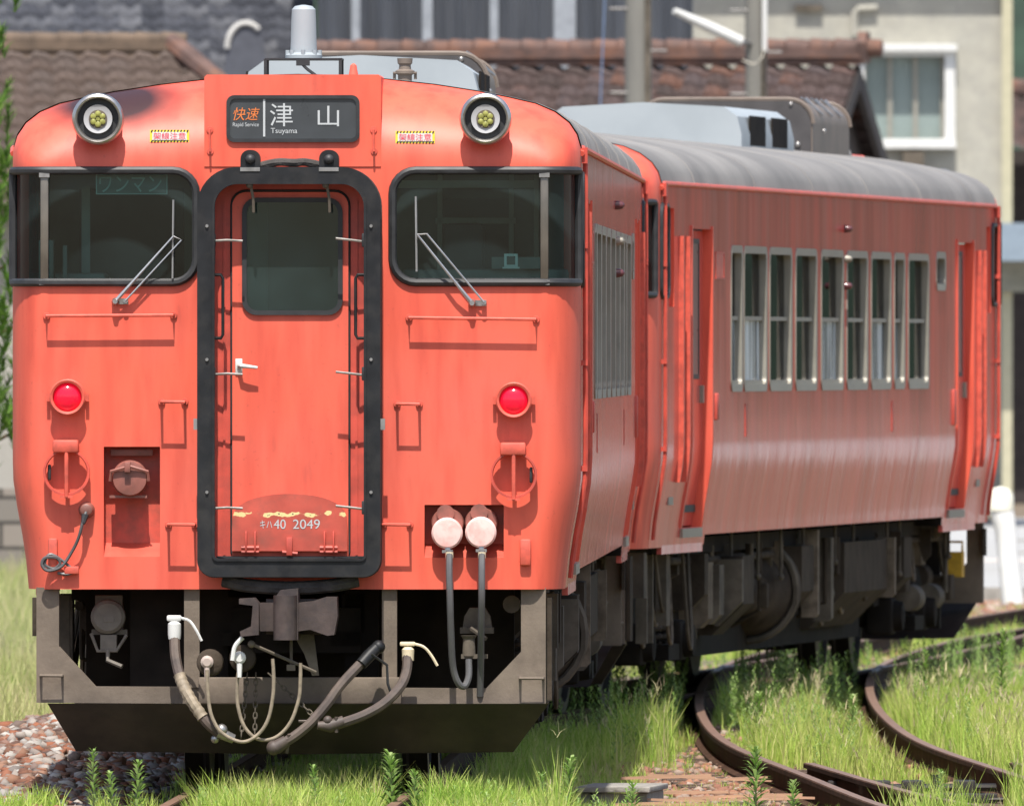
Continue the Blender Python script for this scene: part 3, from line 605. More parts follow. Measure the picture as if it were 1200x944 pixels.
        if full:
            g = MB().tube(smoothpath([(c[0], -.06, c[1] - .01), (FX(97), -.08, FZ(612)), (FX(92), -.07, FZ(630)), (FX(84), -.05, FZ(646)), (FX(72), -.045, FZ(663)), (FX(56), -.05, FZ(668)), (FX(49), -.05, FZ(661)), (FX(53), -.05, FZ(653)), (FX(66), -.045, FZ(653)), (FX(70), -.04, FZ(660)), (FX(62), -.04, FZ(666)), (FX(52), -.04, FZ(660)), (FX(60), -.035, FZ(649)), (FX(84), -.03, FZ(666)), (FX(80), -.03, FZ(672)), (FX(67), -.03, FZ(671))], 6), .0085, 6); PE(g, 'cable', M_CABLE, ss)
            PE(MB().tube([(FX(100), -.065, FZ(603)), (FX(97.5), -.08, FZ(613))], [.02, .011], 8), 'plug', M_BLACK, ss)
        # interior of the cab
        if not end:
            g = MB(); g.box(-1.36, 1.36, 1.75, 1.79, 1.26, 3.24); bw = PE(g, 'cab_bulkhead', M_INT)
            g = MB()
            for x0, x1, z0, z1 in ((FX(300), FX(392), 1.3, 3.1), (FX(505), FX(590), 2.45, 3.05), (FX(75), FX(200), 2.5, 3.1)): g.box(x0, x1, 1.735, 1.751, z0, z1)
            g.build_each('bulkhead_window', M_INTD, bw)
            g = MB(); 
            for x_ in (505, 590, 620): g.box(FX(x_) - .012, FX(x_) + .012, 1.70, 1.735, 2.3, 3.2)
            g.box(FX(500), FX(595), 1.70, 1.735, 2.92, 2.95); g.box(FX(450), FX(625), 1.2, 1.24, 3.1, 3.14); g.build_each('bulkhead_trim', M_INT2, bw)
            g = MB(); g.box(FX(470), FX(665), .2, .75, 1.5, 2.68, bev=.02); g.box(FX(575), FX(640), .15, .5, 2.68, 2.74); g.box(FX(20), FX(120), .35, .8, 1.5, 2.66, bev=.02); g.build_each('desk', M_INT, E)
            g = MB(); g.box(FX(512), FX(562), .95, 1.05, 2.3, 2.92, bev=.04); g.box(FX(505), FX(570), .85, 1.3, 2.1, 2.3, bev=.03); PE(g, 'seat', M_INTD)
            g = MB(); g.box(FX(90), FX(100), .5, .53, 2.6, 3.1); g.box(FX(42), FX(60), .25, .4, 2.62, 2.83, bev=.01); g.box(FX(70), FX(75), .3, .33, 2.62, 2.8); PE(g, 'equipment_cabinet', M_INT)
            if full:
                bd = PE(MB().box(FX(111), FX(195), .085, .095, FZ(227.5), FZ(203.5)), 'window_board', M_SGREEN)
                text('ワンマン', 'lettering', M_TXTG, bd, FX(115), FX(188), FZ(225), FZ(206), .083)
                PE(MB().ring(rrect(FX(111), FX(195), FZ(227.5), FZ(203.5), .003), rrect(FX(112.3), FX(193.7), FZ(226.3), FZ(204.7), .003), .08, .085), 'board_edge', M_TXTG, bd)
                g = MB().ring(rrect(FX(590), FX(606), FZ(313), FZ(297), .002), rrect(FX(593), FX(603), FZ(310), FZ(300), .002), .08, .085); g.box(FX(588), FX(608), .08, .085, FZ(314.5), FZ(312.5)); PE(g, 'window_bracket', M_TXTG2)
        # ---- pilot frame, plough, coupler, hoses under the end
        A = lambda x, y: (FX(x), FZ(y))
        if True:
            pts_o = [A(41.5, 688), A(68, 688), A(68, 757), A(111, 804), A(569, 806), A(610, 763), A(610, 688), A(639, 688), A(639, 826), A(41.5, 823)]
            g = MB().prism(pts_o, .04, .13); pf = PE(g, 'pilot_frame', M_PILOT, smooth=0)
            g = MB(); g.box(FX(215), FX(233), .03, .12, FZ(805), FZ(688)); g.box(FX(447), FX(464.5), .03, .12, FZ(806), FZ(688)); g.build_each('post', M_PILOT, pf, smooth=0)
            g = MB(); g.box(FX(232), FX(470), .005, .06, FZ(824), FZ(793), bev=.008); g.box(FX(228), FX(470), -.0, .01, FZ(826.5), FZ(824.5)); PE(g, 'cross_beam', M_PILOT, pf)
            g = MB(); g.box(FX(36.5), FX(41), .06, .2, FZ(745), FZ(700)); g.box(FX(640.5), FX(646), .06, .2, FZ(820), FZ(700)); g.build_each('step_bracket', M_GRIME, pf)
            for x0, x1, z in ((47, 72, 791), (609, 636, 794)):
                PE(MB().tube([(FX(x0), .04, FZ(z)), (FX(x0), -.03, FZ(z)), (FX(x1), -.03, FZ(z)), (FX(x1), .04, FZ(z))], .0085, 6), 'step_rung', M_PILOT, pf)
            top_ = [A(55, 823.5), A(643, 823.5)]; bot = [A(600, 881.5), A(86, 880.5)]
            g = MB(); yt, yb, t = -.02, .24, .03
            c4 = [(top_[0][0], yt, top_[0][1]), (FX(345), yt - .06, FZ(824)), (top_[1][0], yt, top_[1][1]), (bot[0][0], yb, bot[0][1]), (FX(345), yb - .06, FZ(884)), (bot[1][0], yb, bot[1][1])]
            g.add(c4 + [(x, y + t, z) for x, y, z in c4], [[0, 1, 4, 5], [1, 2, 3, 4], [6, 11, 10, 7], [7, 10, 9, 8], [0, 6, 7, 1], [1, 7, 8, 2], [2, 8, 9, 3], [3, 9, 10, 4], [4, 10, 11, 5], [5, 11, 6, 0]]); PE(g, 'snow_plough', M_PLOUGH, smooth=0)
            g = MB(); g.box(-.85, -.35, .3, .36, .5, 1.04); g.box(.25, .42, .3, .36, .5, 1.04); g.box(-.33, .33, .25, 1.0, .72, .95); g.box(-1.1, 1.1, .9, 1.0, .3, 1.04); PE(g, 'end_sill', M_UNDER)
            # coupler
            g = MB()
            g.prism([A(324, 745), A(324, 700), A(331, 690), A(352, 688), A(352, 748), A(324, 748)], -.42, -.1); g.lathe([(.06, FZ(748)), (.06, FZ(696))], (FX(337), -.42, 0), 'z', 16)
            g.prism([A(350, 705), A(368, 703), A(384, 698), A(397, 698), A(398, 720), A(394, 742), A(386, 743), A(366, 736), A(350, 738)], -.40, -.15)
            g.prism([A(283, 700), A(301, 699), A(306, 705), A(306, 742), A(285, 744), A(284, 738), A(297, 732), A(299, 708), A(283, 706)], -.42, -.2); g.box(FX(306), FX(326), -.3, -.1, FZ(738), FZ(705))
            g.box(-.14, .14, -.12, .5, .82, 1.0); cp = PE(g, 'coupler', M_COUPLER)
            g = MB().prism([A(345, 742), A(369, 742), A(375, 790), A(367, 790), A(358, 765)], -.25, -.2); g.tube([(FX(295), -.35, FZ(752)), (FX(372), -.3, FZ(786))], .009, 6); g.tube([(FX(343), -.3, FZ(745)), (FX(343), -.3, FZ(780))], .008, 6); g.box(FX(338), FX(348), -.33, -.29, FZ(784), FZ(777)); g.ball((FX(297), -.35, FZ(753)), .02); PE(g, 'uncoupling_lever', M_GREYBOX, cp)
        def hose(pts, r, m, name='hose', y=-.3, par=None):
            q = [(FX(p[0]), p[2] if len(p) > 2 else y, FZ(p[1])) for p in pts]; return PE(MB().tube(smoothpath(q, 7), r, 9), name, m, par)
        if full:
            h1 = hose([(205, 745, -.12), (207, 770, -.18), (214, 795, -.24), (228, 822, -.3), (245, 845, -.32), (262, 860, -.3)], .027, M_HOSE, 'brake_hose')
            g = MB(); g.lathe([(.031, FZ(748)), (.034, FZ(742)), (.034, FZ(730)), (.022, FZ(727))], (FX(205), -.12, 0), 'z', 16); g.box(FX(196), FX(213), -.14, -.09, FZ(727), FZ(720), bev=.008); g.tube(smoothpath([(FX(212), -.12, FZ(723)), (FX(223), -.13, FZ(727)), (FX(231), -.14, FZ(738)), (FX(237), -.14, FZ(750))]), .0075, 6); PE(g, 'cock', M_WHITE, h1)
            q = smoothpath([(FX(212), -.225, FZ(790)), (FX(218), -.262, FZ(805)), (FX(228), -.3, FZ(822)), (FX(240), -.318, FZ(839))], 8)
            g = MB().tube(q, [.0305 + .003 * (k % 3 == 0) for k in range(len(q))], 10)
            PE(g, 'wrapping', M_WIRE, h1)
            g = MB(); g.tube([(FX(258), -.31, FZ(856)), (FX(276), -.3, FZ(864))], [.03, .024], 10); g.ball((FX(262), -.32, FZ(853)), .03); g.ball((FX(254), -.3, FZ(864)), .022); PE(g, 'hose_coupling', M_STEEL, h1)
            h2 = hose([(437, 763, -.15), (420, 780, -.2), (400, 802, -.26), (385, 823, -.3), (365, 846, -.33), (345, 862, -.34), (328, 871, -.34)], .026, M_HOSE, 'brake_hose')
            g = MB(); g.tube([(FX(424), -.2, FZ(777)), (FX(434), -.17, FZ(766)), (FX(443), -.14, FZ(757))], [.031, .033, .03], 12); g.ball((FX(444), -.14, FZ(757)), .035); PE(g, 'cock', M_FRAME, h2)
            PE(MB().tube([(FX(436), -.2, FZ(765)), (FX(454), -.15, FZ(778)), (FX(455), -.15, FZ(800)), (FX(459), -.14, FZ(812))], .007, 6), 'cord', M_BLACK, h2)
            g = MB().tube([(FX(338), -.34, FZ(866)), (FX(325), -.34, FZ(874))], [.032, .037], 12); g.ball((FX(323), -.34, FZ(874)), .038); g.tube([(FX(341), -.36, FZ(858)), (FX(338), -.33, FZ(880))], .009, 6); PE(g, 'hose_coupling', M_HOSE, h2)
            h3 = hose([(478, 765, -.12), (477, 785, -.16), (470, 803, -.22), (452, 822, -.27), (428, 836, -.3), (400, 846, -.32)], .026, M_HOSE, 'brake_hose')
            g = MB(); g.lathe([(.03, FZ(773)), (.032, FZ(760)), (.022, FZ(757))], (FX(478.5), -.12, 0), 'z', 16); g.box(FX(469), FX(487), -.14, -.1, FZ(756), FZ(751), bev=.006); g.tube(smoothpath([(FX(484), -.12, FZ(753)), (FX(497), -.14, FZ(757)), (FX(506), -.14, FZ(767)), (FX(513), -.14, FZ(779))]), .0075, 6); PE(g, 'cock', M_CREAM, h3)
            g = MB(); g.tube([(FX(405), -.32, FZ(843)), (FX(388), -.32, FZ(849)), (FX(374), -.33, FZ(848))], [.03, .034, .02], 12); g.ball((FX(386), -.33, FZ(842)), .024); g.tube([(FX(352), -.33, FZ(843)), (FX(376), -.33, FZ(843))], .007, 6); g.tube([(FX(396), -.34, FZ(838)), (FX(396), -.33, FZ(856))], .01, 6); PE(g, 'hose_coupling', M_HOSE, h3)
            for k, pts in enumerate((([(245, 783), (246, 808), (250, 835), (262, 856), (285, 867), (303, 860), (316, 842), (322, 815), (323, 790), (322, 770)]), ([(283, 778), (280, 800), (281, 825), (289, 850), (305, 864), (325, 862), (342, 845), (352, 818), (354, 795), (354, 775)]))):
                hw = hose([(a, b_, -.36 + .03 * k) for a, b_ in pts], .0095, M_WIRE, 'jumper_wire')
                a, b_ = pts[0]; g = MB(); g.lathe([(.034, -.3), (.032, -.35), (.02, -.36)], (FX(a), -.0, FZ(b_ - 9)), n=16); g.tube([(FX(a), -.34, FZ(b_ - 5)), (FX(a), -.35, FZ(b_ + 14))], [.016, .011], 8); PE(g, 'plug', M_WHITE if k else M_PLUG2, hw)
                g = MB().lathe([(.07, -.25), (.065, -.31), (.05, -.32)], (FX(a + 3), 0, FZ(b_ - 8)), n=20); PE(g, 'socket', M_GRIME, hw)
            PE(MB().tube(smoothpath([(FX(287), -.38, FZ(745)), (FX(278), -.38, FZ(756)), (FX(275), -.38, FZ(772))]), .012, 8), 'hook', M_WHITE, cp)
            def chain(p0, p1, sag=0):
                a = Vector((FX(p0[0]), -.2, FZ(p0[1]))); c_ = Vector((FX(p1[0]), -.24, FZ(p1[1]))); n_ = int((a - c_).length / .028); g = MB(); d = (c_ - a).normalized(); s1 = Vector((0, 1, 0)); s2 = d.cross(s1)
                for k in range(n_):
                    ctr = a.lerp(c_, (k + .5) / n_); sd_ = s2 if k % 2 else s1
                    g.tube([ctr + d * .02 * math.cos(R(t)) + sd_ * .01 * math.sin(R(t)) for t in range(0, 360, 45)], .0038, 5, closed=True)
                return PE(g, 'chain', M_GREYBOX)
            chain((291, 788), (284, 862)); chain((301, 788), (300, 860)); chain((316, 788), (372, 840))
            # cables from the jumper plugs
            hose([(527, 645, -.11), (527, 668, -.16), (528, 700, -.18), (529, 740, -.15), (531, 780, -.1), (537, 799, -.08), (544, 803, -.06), (549, 792, -.04), (549, 772, -.02)], .0175, M_CABLE, 'jumper_cable')
            hose([(565, 645, -.11), (565, 668, -.16), (565, 700, -.17), (564, 740, -.1), (563, 780, .0), (562, 815, .04)], .0175, M_CABLE, 'jumper_cable')
            g = MB(); [g.lathe([(.02, FZ(653)), (.02, FZ(646))], (FX(x_), -.115, 0), 'z', 12) for x_ in (527, 565)]; PE(g, 'cable_band', M_CREAM)
        # equipment behind the pilot frame
        g = MB().lathe([(.085, .3), (.09, .24), (.086, .2), (.07, .185), (.03, .18)], (FX(124), 0, FZ(723)), n=24); g.box(FX(115), FX(134), .2, .3, FZ(762), FZ(744)); g.tube([(FX(104), .2, FZ(742)), (FX(112), .2, FZ(763)), (FX(134), .2, FZ(763)), (FX(146), .2, FZ(744))], .009, 6); g.tube([(FX(124), .2, FZ(762)), (FX(124), .18, FZ(774)), (FX(141), .15, FZ(781))], .012, 6); g.box(FX(119), FX(131), .175, .2, FZ(729), FZ(722)); g.box(FX(104), FX(146), .28, .4, FZ(744), FZ(738)); g.box(FX(108), FX(140), .3, .5, FZ(740), FZ(698)); PE(g, 'multiple_unit_connector', M_MU)
        g = MB(); g.box(FX(538), FX(577), .12, .3, FZ(742), FZ(735)); g.prism([A(541, 735), A(543, 722), A(549, 712), A(567, 712), A(573, 722), A(575, 735)], .15, .3); g.lathe([(.034, FZ(768)), (.03, FZ(748)), (.042, FZ(744))], (FX(549), .02, 0), 'z', 14); g.box(FX(540), FX(571), .0, .06, FZ(771), FZ(766)); g.tube([(FX(551), .1, FZ(736)), (FX(569), .05, FZ(748))], .012, 6); g.lathe([(.045, .3), (.045, .22)], (FX(598), 0, FZ(708)), n=16); PE(g, 'air_valve', M_GREYBOX)
        g = MB(); g.box(FX(262), FX(290), .3, .5, FZ(757), FZ(700)); g.box(FX(258), FX(296), .25, .35, FZ(757), FZ(741)); g.box(FX(385), FX(420), .25, .35, FZ(757), FZ(740)); g.box(FX(398), FX(425), .3, .5, FZ(740), FZ(696)); g.build_each('brake_gear', M_UNDER, E)
        if full:                                 # roof fittings of the leading cab
            mst = PE(MB().box(FX(303), FX(394), .9, 1.25, FZ(67), FZ(65)), 'antenna_bracket', M_BLACK)
            g = MB(); [g.box(FX(x_) - .008, FX(x_) + .008, y_, y_ + .016, 3.62, FZ(66)) for x_ in (303.5, 392) for y_ in (.9, 1.2)]; g.box(FX(340), FX(356), .88, .92, FZ(74), FZ(67)); g.tube(smoothpath([(FX(347), .9, FZ(72)), (FX(353), .88, FZ(78)), (FX(364), .86, FZ(86))]), .008, 6); g.build_each('leg', M_BLACK, mst)
            c_ = (FX(347.5), 1.07, 0); g = MB().lathe([(.095, FZ(65)), (.095, FZ(61)), (.07, FZ(58)), (.068, FZ(55)), (.064, FZ(20)), (.061, FZ(7)), (.045, FZ(3)), (.01, FZ(1.5))], c_, 'z', 28); an = PE(g, 'antenna', M_ACBOX)
            g = MB()
            for t in range(0, 360, 45): g.lathe([(.011, FZ(64)), (.011, FZ(55))], (c_[0] + .083 * math.cos(R(t)), 1.07 + .083 * math.sin(R(t)), 0), 'z', 8)
            PE(g, 'bolt', M_ACBOX, an)
            c_ = (FX(466), 1.3, 0); g = MB().lathe([(.036, FZ(92)), (.036, FZ(84)), (.05, FZ(82)), (.05, FZ(79)), (.032, FZ(77)), (.03, FZ(72)), (.038, FZ(70)), (.04, FZ(64))], c_, 'z', 20); g.box(FX(452), FX(480), 1.28, 1.32, FZ(82), FZ(80)); [g.tube([(FX(x_), 1.3, FZ(89)), (FX(x_), 1.3, FZ(80))], .008, 6) for x_ in (453.5, 478.5)]; PE(g, 'whistle_pipe', M_HOOD)
            g = MB().lathe([(.035, 3.62), (.02, 3.70), (.016, 3.725), (.004, 3.735)], (FX(409), .7, 0), 'z', 16); PE(g, 'roof_stud', M_RED)
    # ---- sides
    for sg in (-1, 1):
        for s0, w_ in WINS + [(16.4, .58)]:
            small = s0 == 16.4; z0, z1 = (2.70, 2.945) if small else (WZ0, WZ1)
            po = rrect(s0 - .012, s0 + w_ + .012, z0 - .012, z1 + .012, .075); pi = rrect(s0 + .035, s0 + w_ - .035, z0 + .035, z1 - .035, .05)
            g = MB(); n = len(po)
            def lp(pts, x): return [(sg * x, a_, c_) for a_, c_ in pts]
            g.add(lp(po, 1.459) + lp(pi, 1.456) + lp(po, 1.40) + lp(pi, 1.40), sum([[[i, (i + 1) % n, (i + 1) % n + n, i + n], [i + 2 * n, i + 3 * n, (i + 1) % n + 3 * n, (i + 1) % n + 2 * n], [i, i + 2 * n, (i + 1) % n + 2 * n, (i + 1) % n], [i + n, (i + 1) % n + n, (i + 1) % n + 3 * n, i + 3 * n]] for i in range(n)], []))
            if not small: g.box(sg * 1.41, sg * 1.432, s0 + .03, s0 + w_ - .03, 2.462, 2.488); g.box(sg * 1.41, sg * 1.436, s0 + .05, s0 + w_ - .05, z0 + .03, z0 + .06)
            wn = g.build('side_window', M_ALU, root)
            MB().box(sg * 1.406, sg * 1.410, s0 + .01, s0 + w_ - .01, 2.47 if not small else z0 + .01, z1 - .01).build('pane', M_GLASS2, wn)
            if not small: MB().box(sg * 1.400, sg * 1.408, s0 + .02, s0 + w_ - .02, z0 + .01, 2.468).build('window_pane', M_PALEPANE if random.random() < .72 else M_GLASS2, wn)  # mostly pale coloured panes standing in for daylight in the lower sash
        for s0, s1 in DOORS:
            g = strip_side(MB(), s0 - .0, s1 + .0, 1.17, 3.02, -.055, sg, .03); dr = g.build('passenger_door', M_SIDE, root)
            zz = [2.12, 2.94]; MB().box(sg * 1.392, sg * 1.401, s0 + .2, s1 - .26, *zz).build('window', M_SIGNBK, dr)
            q = MB(); q.box(sg * 1.39, sg * 1.405, s0 + .17, s1 - .23, 2.94, 2.97); q.box(sg * 1.39, sg * 1.405, s0 + .17, s1 - .23, 2.09, 2.12); q.box(sg * 1.39, sg * 1.405, s0 + .17, s0 + .2, 2.12, 2.94); q.box(sg * 1.39, sg * 1.405, s1 - .26, s1 - .23, 2.12, 2.94); q.build('window_frame', M_BLACK, dr)
            MB().box(sg * 1.392, sg * 1.42, s1 - .16, s1 - .1, 1.94, 2.05).build('handle', M_ALU, dr)
            g = MB(); strip_side(g, s1 + .002, s1 + .05, 1.16, 3.05, .010, sg, .07); strip_side(g, s0 - .05, s0 - .002, 1.16, 3.05, .010, sg, .07); g.build_each('door_jamb', M_RED, root)
            g = MB(); g.box(sg * 1.30, sg * 1.396, s0, s1, 1.10, 1.155); g.build('door_step', M_ALU, root)
            g = MB(); q = side_x(1.05); g.add([(sg * (q + .001), a_, z) for a_ in (s0 - .9 if s0 < 10 else s0 - .2, s1 + .2 if s0 < 10 else s1 + .9) for z in (1.06, 1.005)] + [(sg * (q - .03), a_, z) for a_ in (s0 - .9 if s0 < 10 else s0 - .2, s1 + .2 if s0 < 10 else s1 + .9) for z in (1.06, 1.005)], [[0, 1, 3, 2], [4, 6, 7, 5], [0, 4, 5, 1], [2, 3, 7, 6], [1, 5, 7, 3], [0, 2, 6, 4]]); g.build('skirt', M_SIDE, root)
            # ridges and recessed grab rail ahead of the door
            e = -1 if s0 < 10 else 1; base = s0 if s0 < 10 else s1
            g = MB()
            for d in (.32, .66): strip_side(g, base + e * d - .02, base + e * d + .02, 1.45, 2.98, .032, sg, .04)
            g.build_each('grab_rail', M_FIT, root)
            g = MB(); strip_side(g, base + e * .49 - .12, base + e * .49 + .12, 1.62, 2.96, .004, sg, .02); g.build('grab_recess', M_GATE, root)
            g = MB(); g.box(sg * (side_x(1.33) - .01), sg * (side_x(1.33) + .008), base + e * .75 - .12, base + e * .75 + .12, 1.31, 1.36); g.build('name_plate', M_ALU, root)
        # side steps, handles and lamps
        g = MB(); g.box(sg * 1.44, sg * 1.456, 3.35, 3.75, 2.73, 2.88); g.build('route_plate', M_FIT, root)
        g = MB(); [g.box(sg * 1.44, sg * 1.459, 3.33, 3.77, z, z + .012) for z in (2.72, 2.88)]; g.box(sg * 1.44, sg * 1.459, 3.77, 3.79, 2.72, 2.89); g.build('plate_holder', M_GATE, root)
        for z, m_ in ((3.08, M_LAMPD), (2.88, M_ALU), (2.70, M_LAMPD)):
            g = MB().lathe([(.026, sg * 1.44), (.026, sg * 1.47), (.02, sg * 1.495), (.006, sg * 1.505)], (0, 10.68, z), 'x', 14); g.build('side_lamp', m_, root)
        g = MB()
        for s in (5.0, 13.6): g.box(sg * 1.445, sg * 1.456, s - .05, s + .05, 1.72, 1.93)
        g.build_each('lettered_plate', M_GATE, root)
        g = MB(); g.box(sg * 1.43, sg * 1.47, 3.3, 3.42, 1.83, 2.0, bev=.01); g.box(sg * 1.43, sg * 1.47, LEN - 3.45, LEN - 3.3, 1.75, 2.0, bev=.01); g.build_each('door_cock_box', M_GATE, root)
        for a_, b_ in ((.43, .82), (LEN - .82, LEN - .43)):
            ps = rrect(a_, b_, 2.60, 3.165, .07); g = MB().tube([(sg * 1.456, p_, q_) for p_, q_ in ps], .017, 6, closed=True); cw = g.build('cab_side_window', M_BLACK, root); MB().box(sg * 1.425, sg * 1.43, a_ - .01, b_ + .01, 2.59, 3.175).build('pane', M_GLASS, cw)
    # ---- saloon floor/seats seen through the windows
    g = MB(); g.box(-1.35, 1.35, 1.85, LEN - 1.85, 1.255, 1.30); g.build('saloon_floor', M_INTD, root)
    for s in np.arange(4.7, 16, 1.5):
        for x0, x1 in ((-1.3, -.42), (.42, 1.3)):
            g = MB(); g.box(x0, x1, s - .06, s + .06, 1.3, 2.35, bev=.04); g.box(x0, x1, s - .5, s + .5, 1.55, 1.72, bev=.03); g.build('seat', M_SEAT, root)
    # ---- bogies and underfloor equipment
    for bc in (3.25, LEN - 3.25):
        bo = empty('bogie', (0, bc, 0), 0, root)
        g = MB()
        for sg in (-1, 1):
            g.prism([], 0, 0) if False else None
            pts = [(-1.6, .62), (-1.3, .74), (-.55, .74), (-.35, .50), (.35, .50), (.55, .74), (1.3, .74), (1.6, .62), (1.55, .5), (.6, .52), (.42, .36), (-.42, .36), (-.6, .52), (-1.55, .5)]
            n = len(pts); v = [(sg * .93, a_, z) for a_, z in pts] + [(sg * 1.05, a_, z) for a_, z in pts]; g.add(v, [list(range(n)), list(range(2 * n - 1, n - 1, -1))] + [[i, i + n, (i + 1) % n + n, (i + 1) % n] for i in range(n)])
            g.box(sg * .9, sg * 1.2, -.28, .28, .32, .42)
            for yy in (-1.05, 1.05): g.box(sg * .95, sg * 1.14, yy - .16, yy + .16, .3, .56, bev=.03); g.lathe([(.11, sg * 1.14), (.10, sg * 1.2), (.04, sg * 1.21)], (0, yy, .43), 'x', 16)
        g.box(-.9, .9, -1.9, 1.9, .62, .98); g.box(-.42, .42, -1.7, 1.7, .2, .7); g.box(-1.0, 1.0, -.25, .25, .5, .75); [g.box(-.95, .95, yy - .06, yy + .06, .5, .62) for yy in (-1.5, 1.5)]; g.build('bogie_frame', M_UNDER, bo)
        g = MB()
        for sg in (-1, 1):
            for yy in (-.2, .2): g.tube([(sg * (1.06 + .075 * math.cos(t)), yy + .075 * math.sin(t), .42 + t * .0085) for t in np.linspace(0, 2 * math.pi * 6, 90)], .016, 6)
        g.build_each('spring', M_GRIME, bo)
        for yy in (-1.05, 1.05):
            g = MB()
            for sg in (-1, 1): g.lathe([(.10, sg * .44), (.2, sg * .48), (.38, sg * .50), (.46, sg * .50), (.455, sg * .52), (.43, sg * .535), (.43, sg * .63), (.36, sg * .635), (.33, sg * .60), (.14, sg * .60), (.1, sg * .66)], (0, yy, .43), 'x', 40)
            g.lathe([(.08, -1.0), (.08, 1.0)], (0, yy, .43), 'x', 12); g.build('wheelset', M_WHEEL, bo)
    def blk(name, m, *a, **k): return MB().box(*a, **k).build(name, m, root, smooth=0)
    MB().box(-1.18, 1.18, 1.0, LEN - 1.0, .98, 1.08).build('underframe', M_UNDER, root, smooth=0)
    MB().box(-.98, .98, 5.1, LEN - 5.1, .30, 1.0).build('engine', M_UNDER, root, smooth=0)
    for sg in (-1, 1):
        # chamfered equipment cases hung along the sills; measured off the second car
        def case(s0, s1, x0, x1, z0, z1, ch, m, nm):
            pts = [(sg * x0, z0), (sg * (x1 - ch), z0), (sg * x1, z0 + ch), (sg * x1, z1), (sg * x0, z1)]; return MB().prism(pts, s0, s1).build(nm, m, root, smooth=0)
        case(5.75, 5.85, 1.16, 1.34, .50, .93, .16, M_GREYBOX, 'case_door'); case(5.86, 6.5, .75, 1.33, .44, .95, .2, M_GRIME, 'junction_case'); case(4.75, 5.0, .9, 1.24, .5, .92, .06, M_DUST, 'relay_case'); case(5.1, 5.35, .92, 1.27, .52, .9, .06, M_GREYBOX, 'relay_case')
        c_ = MB().lathe([(.10, 7.7), (.17, 7.75), (.17, 8.7), (.24, 8.8), (.31, 9.1), (.34, 9.15), (.34, 9.4)], (sg * .97, 0, .70), 'y', 28); c_.build('blower', M_GRIME, root)
        MB().tube([(sg * (.97 + .34 * math.cos(R(t))), 9.1, .70 + .34 * math.sin(R(t))) for t in range(0, 360, 15)], .025, 6, closed=True).build('blower_ring', M_GREYBOX, root)
        case(9.5, 10.2, .5, 1.30, .34, .98, .34, M_GRIME, 'radiator_case')
        case(10.25, 10.35, 1.21, 1.32, .50, 1.08, .02, M_DUST, 'hanger'); case(11.4, 11.55, 1.16, 1.28, .46, 1.02, .02, M_GREYBOX, 'hanger')
        case(12.2, 14.85, .5, 1.28, .40, .98, .24, M_GRIME, 'fuel_tank'); case(14.86, 14.95, 1.20, 1.33, .58, .99, .02, M_DUST, 'tank_strap')
        case(1.25, 1.30, 1.20, 1.27, .45, 1.0, .0, M_GREYBOX, 'ladder'); case(1.55, 1.6, 1.20, 1.27, .45, 1.0, .0, M_GREYBOX, 'ladder'); case(.6, .75, 1.23, 1.33, .74, 1.02, .0, M_GREYBOX, 'step_box')
        case(2.1, 2.3, 1.22, 1.29, .55, 1.0, .0, M_GREYBOX, 'pipe_bracket')
        for s in (6.0, 7.5, 8.8, 10.1, 12.0, 13.1, 15.2, 16.0, 19.2):
            z = random.uniform(.72, .86); g = MB().tube([(sg * 1.24, s, 1.1), (sg * 1.24, s, z)], .012, 6); g.ball((sg * 1.24, s, z), .022, 8); g.build('valve_stem', M_GREYBOX, root)
        MB().tube([(sg * 1.15, 1.2, .95), (sg * 1.17, 6, .93), (sg * 1.15, LEN - 1.2, .95)], .025, 8).build('air_pipe', M_GRIME, root)
        case(LEN - .62, LEN - .45, 1.08, 1.22, .66, .84, .0, M_YEL, 'cable_box'); MB().tube([(sg * 1.10, LEN - .5, .84), (sg * 1.10, LEN - .5, .91), (sg * 1.21, LEN - .5, .91), (sg * 1.21, LEN - .5, .84)], .01, 6).build('cable_guard', M_YEL, root)
        q_ = random.Random(3)
        for k in range(80):
            s0 = q_.uniform(1.0, LEN - 1.0); x0 = q_.uniform(1.05, 1.27); z1 = q_.uniform(.62, 1.0); kind = k % 5; m_ = q_.choice([M_GRIME, M_GREYBOX, M_GRIME, M_DUST])
            if kind == 0: g = MB().tube([(sg * x0, s0, 1.02), (sg * x0, s0, z1 - .1), (sg * (x0 - .2), s0 + .1, z1 - .2)], q_.uniform(.012, .022), 7); g.build('pipe', m_, root)
            elif kind == 1: g = MB().box(sg * (x0 - q_.uniform(.06, .2)), sg * x0, s0, s0 + q_.uniform(.08, .3), z1 - q_.uniform(.08, .25), z1, bev=.01); g.build('small_box', m_, root)
            elif kind == 2: g = MB().lathe([(.02, s0), (.09, s0 + .01), (.095, s0 + .3), (.02, s0 + .33)], (sg * (x0 - .1), 0, z1 - .12), 'y', 16); g.build('reservoir', m_, root)
            elif kind == 3: g = MB().tube(smoothpath([(sg * x0, s0, 1.0), (sg * (x0 + .02), s0 + .15, z1 - .2), (sg * x0, s0 + .5, z1 - .22), (sg * (x0 - .05), s0 + .7, 1.0)]), .013, 6); g.build('cable', m_, root)
            else: g = MB().prism([(sg * (x0 - .12), 1.02), (sg * x0, 1.02), (sg * x0, z1), (sg * (x0 - .05), z1 - .05)], s0, s0 + .03); g.build('bracket', m_, root, smooth=0)
        case(16.1, 16.6, .8, 1.26, .60, .98, .1, M_GRIME, 'sand_box'); case(4.3, 4.5, .8, 1.27, .62, .98, .1, M_GRIME, 'sand_box')
    return root
M_YEL2 = mat('sticker_yellow', (.75, .60, .05), .5, var=.03)
M_SOCK = mat('socket_red_brown', (.24, .085, .065), .5, var=.2, scale=14, dark=(.12, .06, .05), damt=.9, dscale=12)
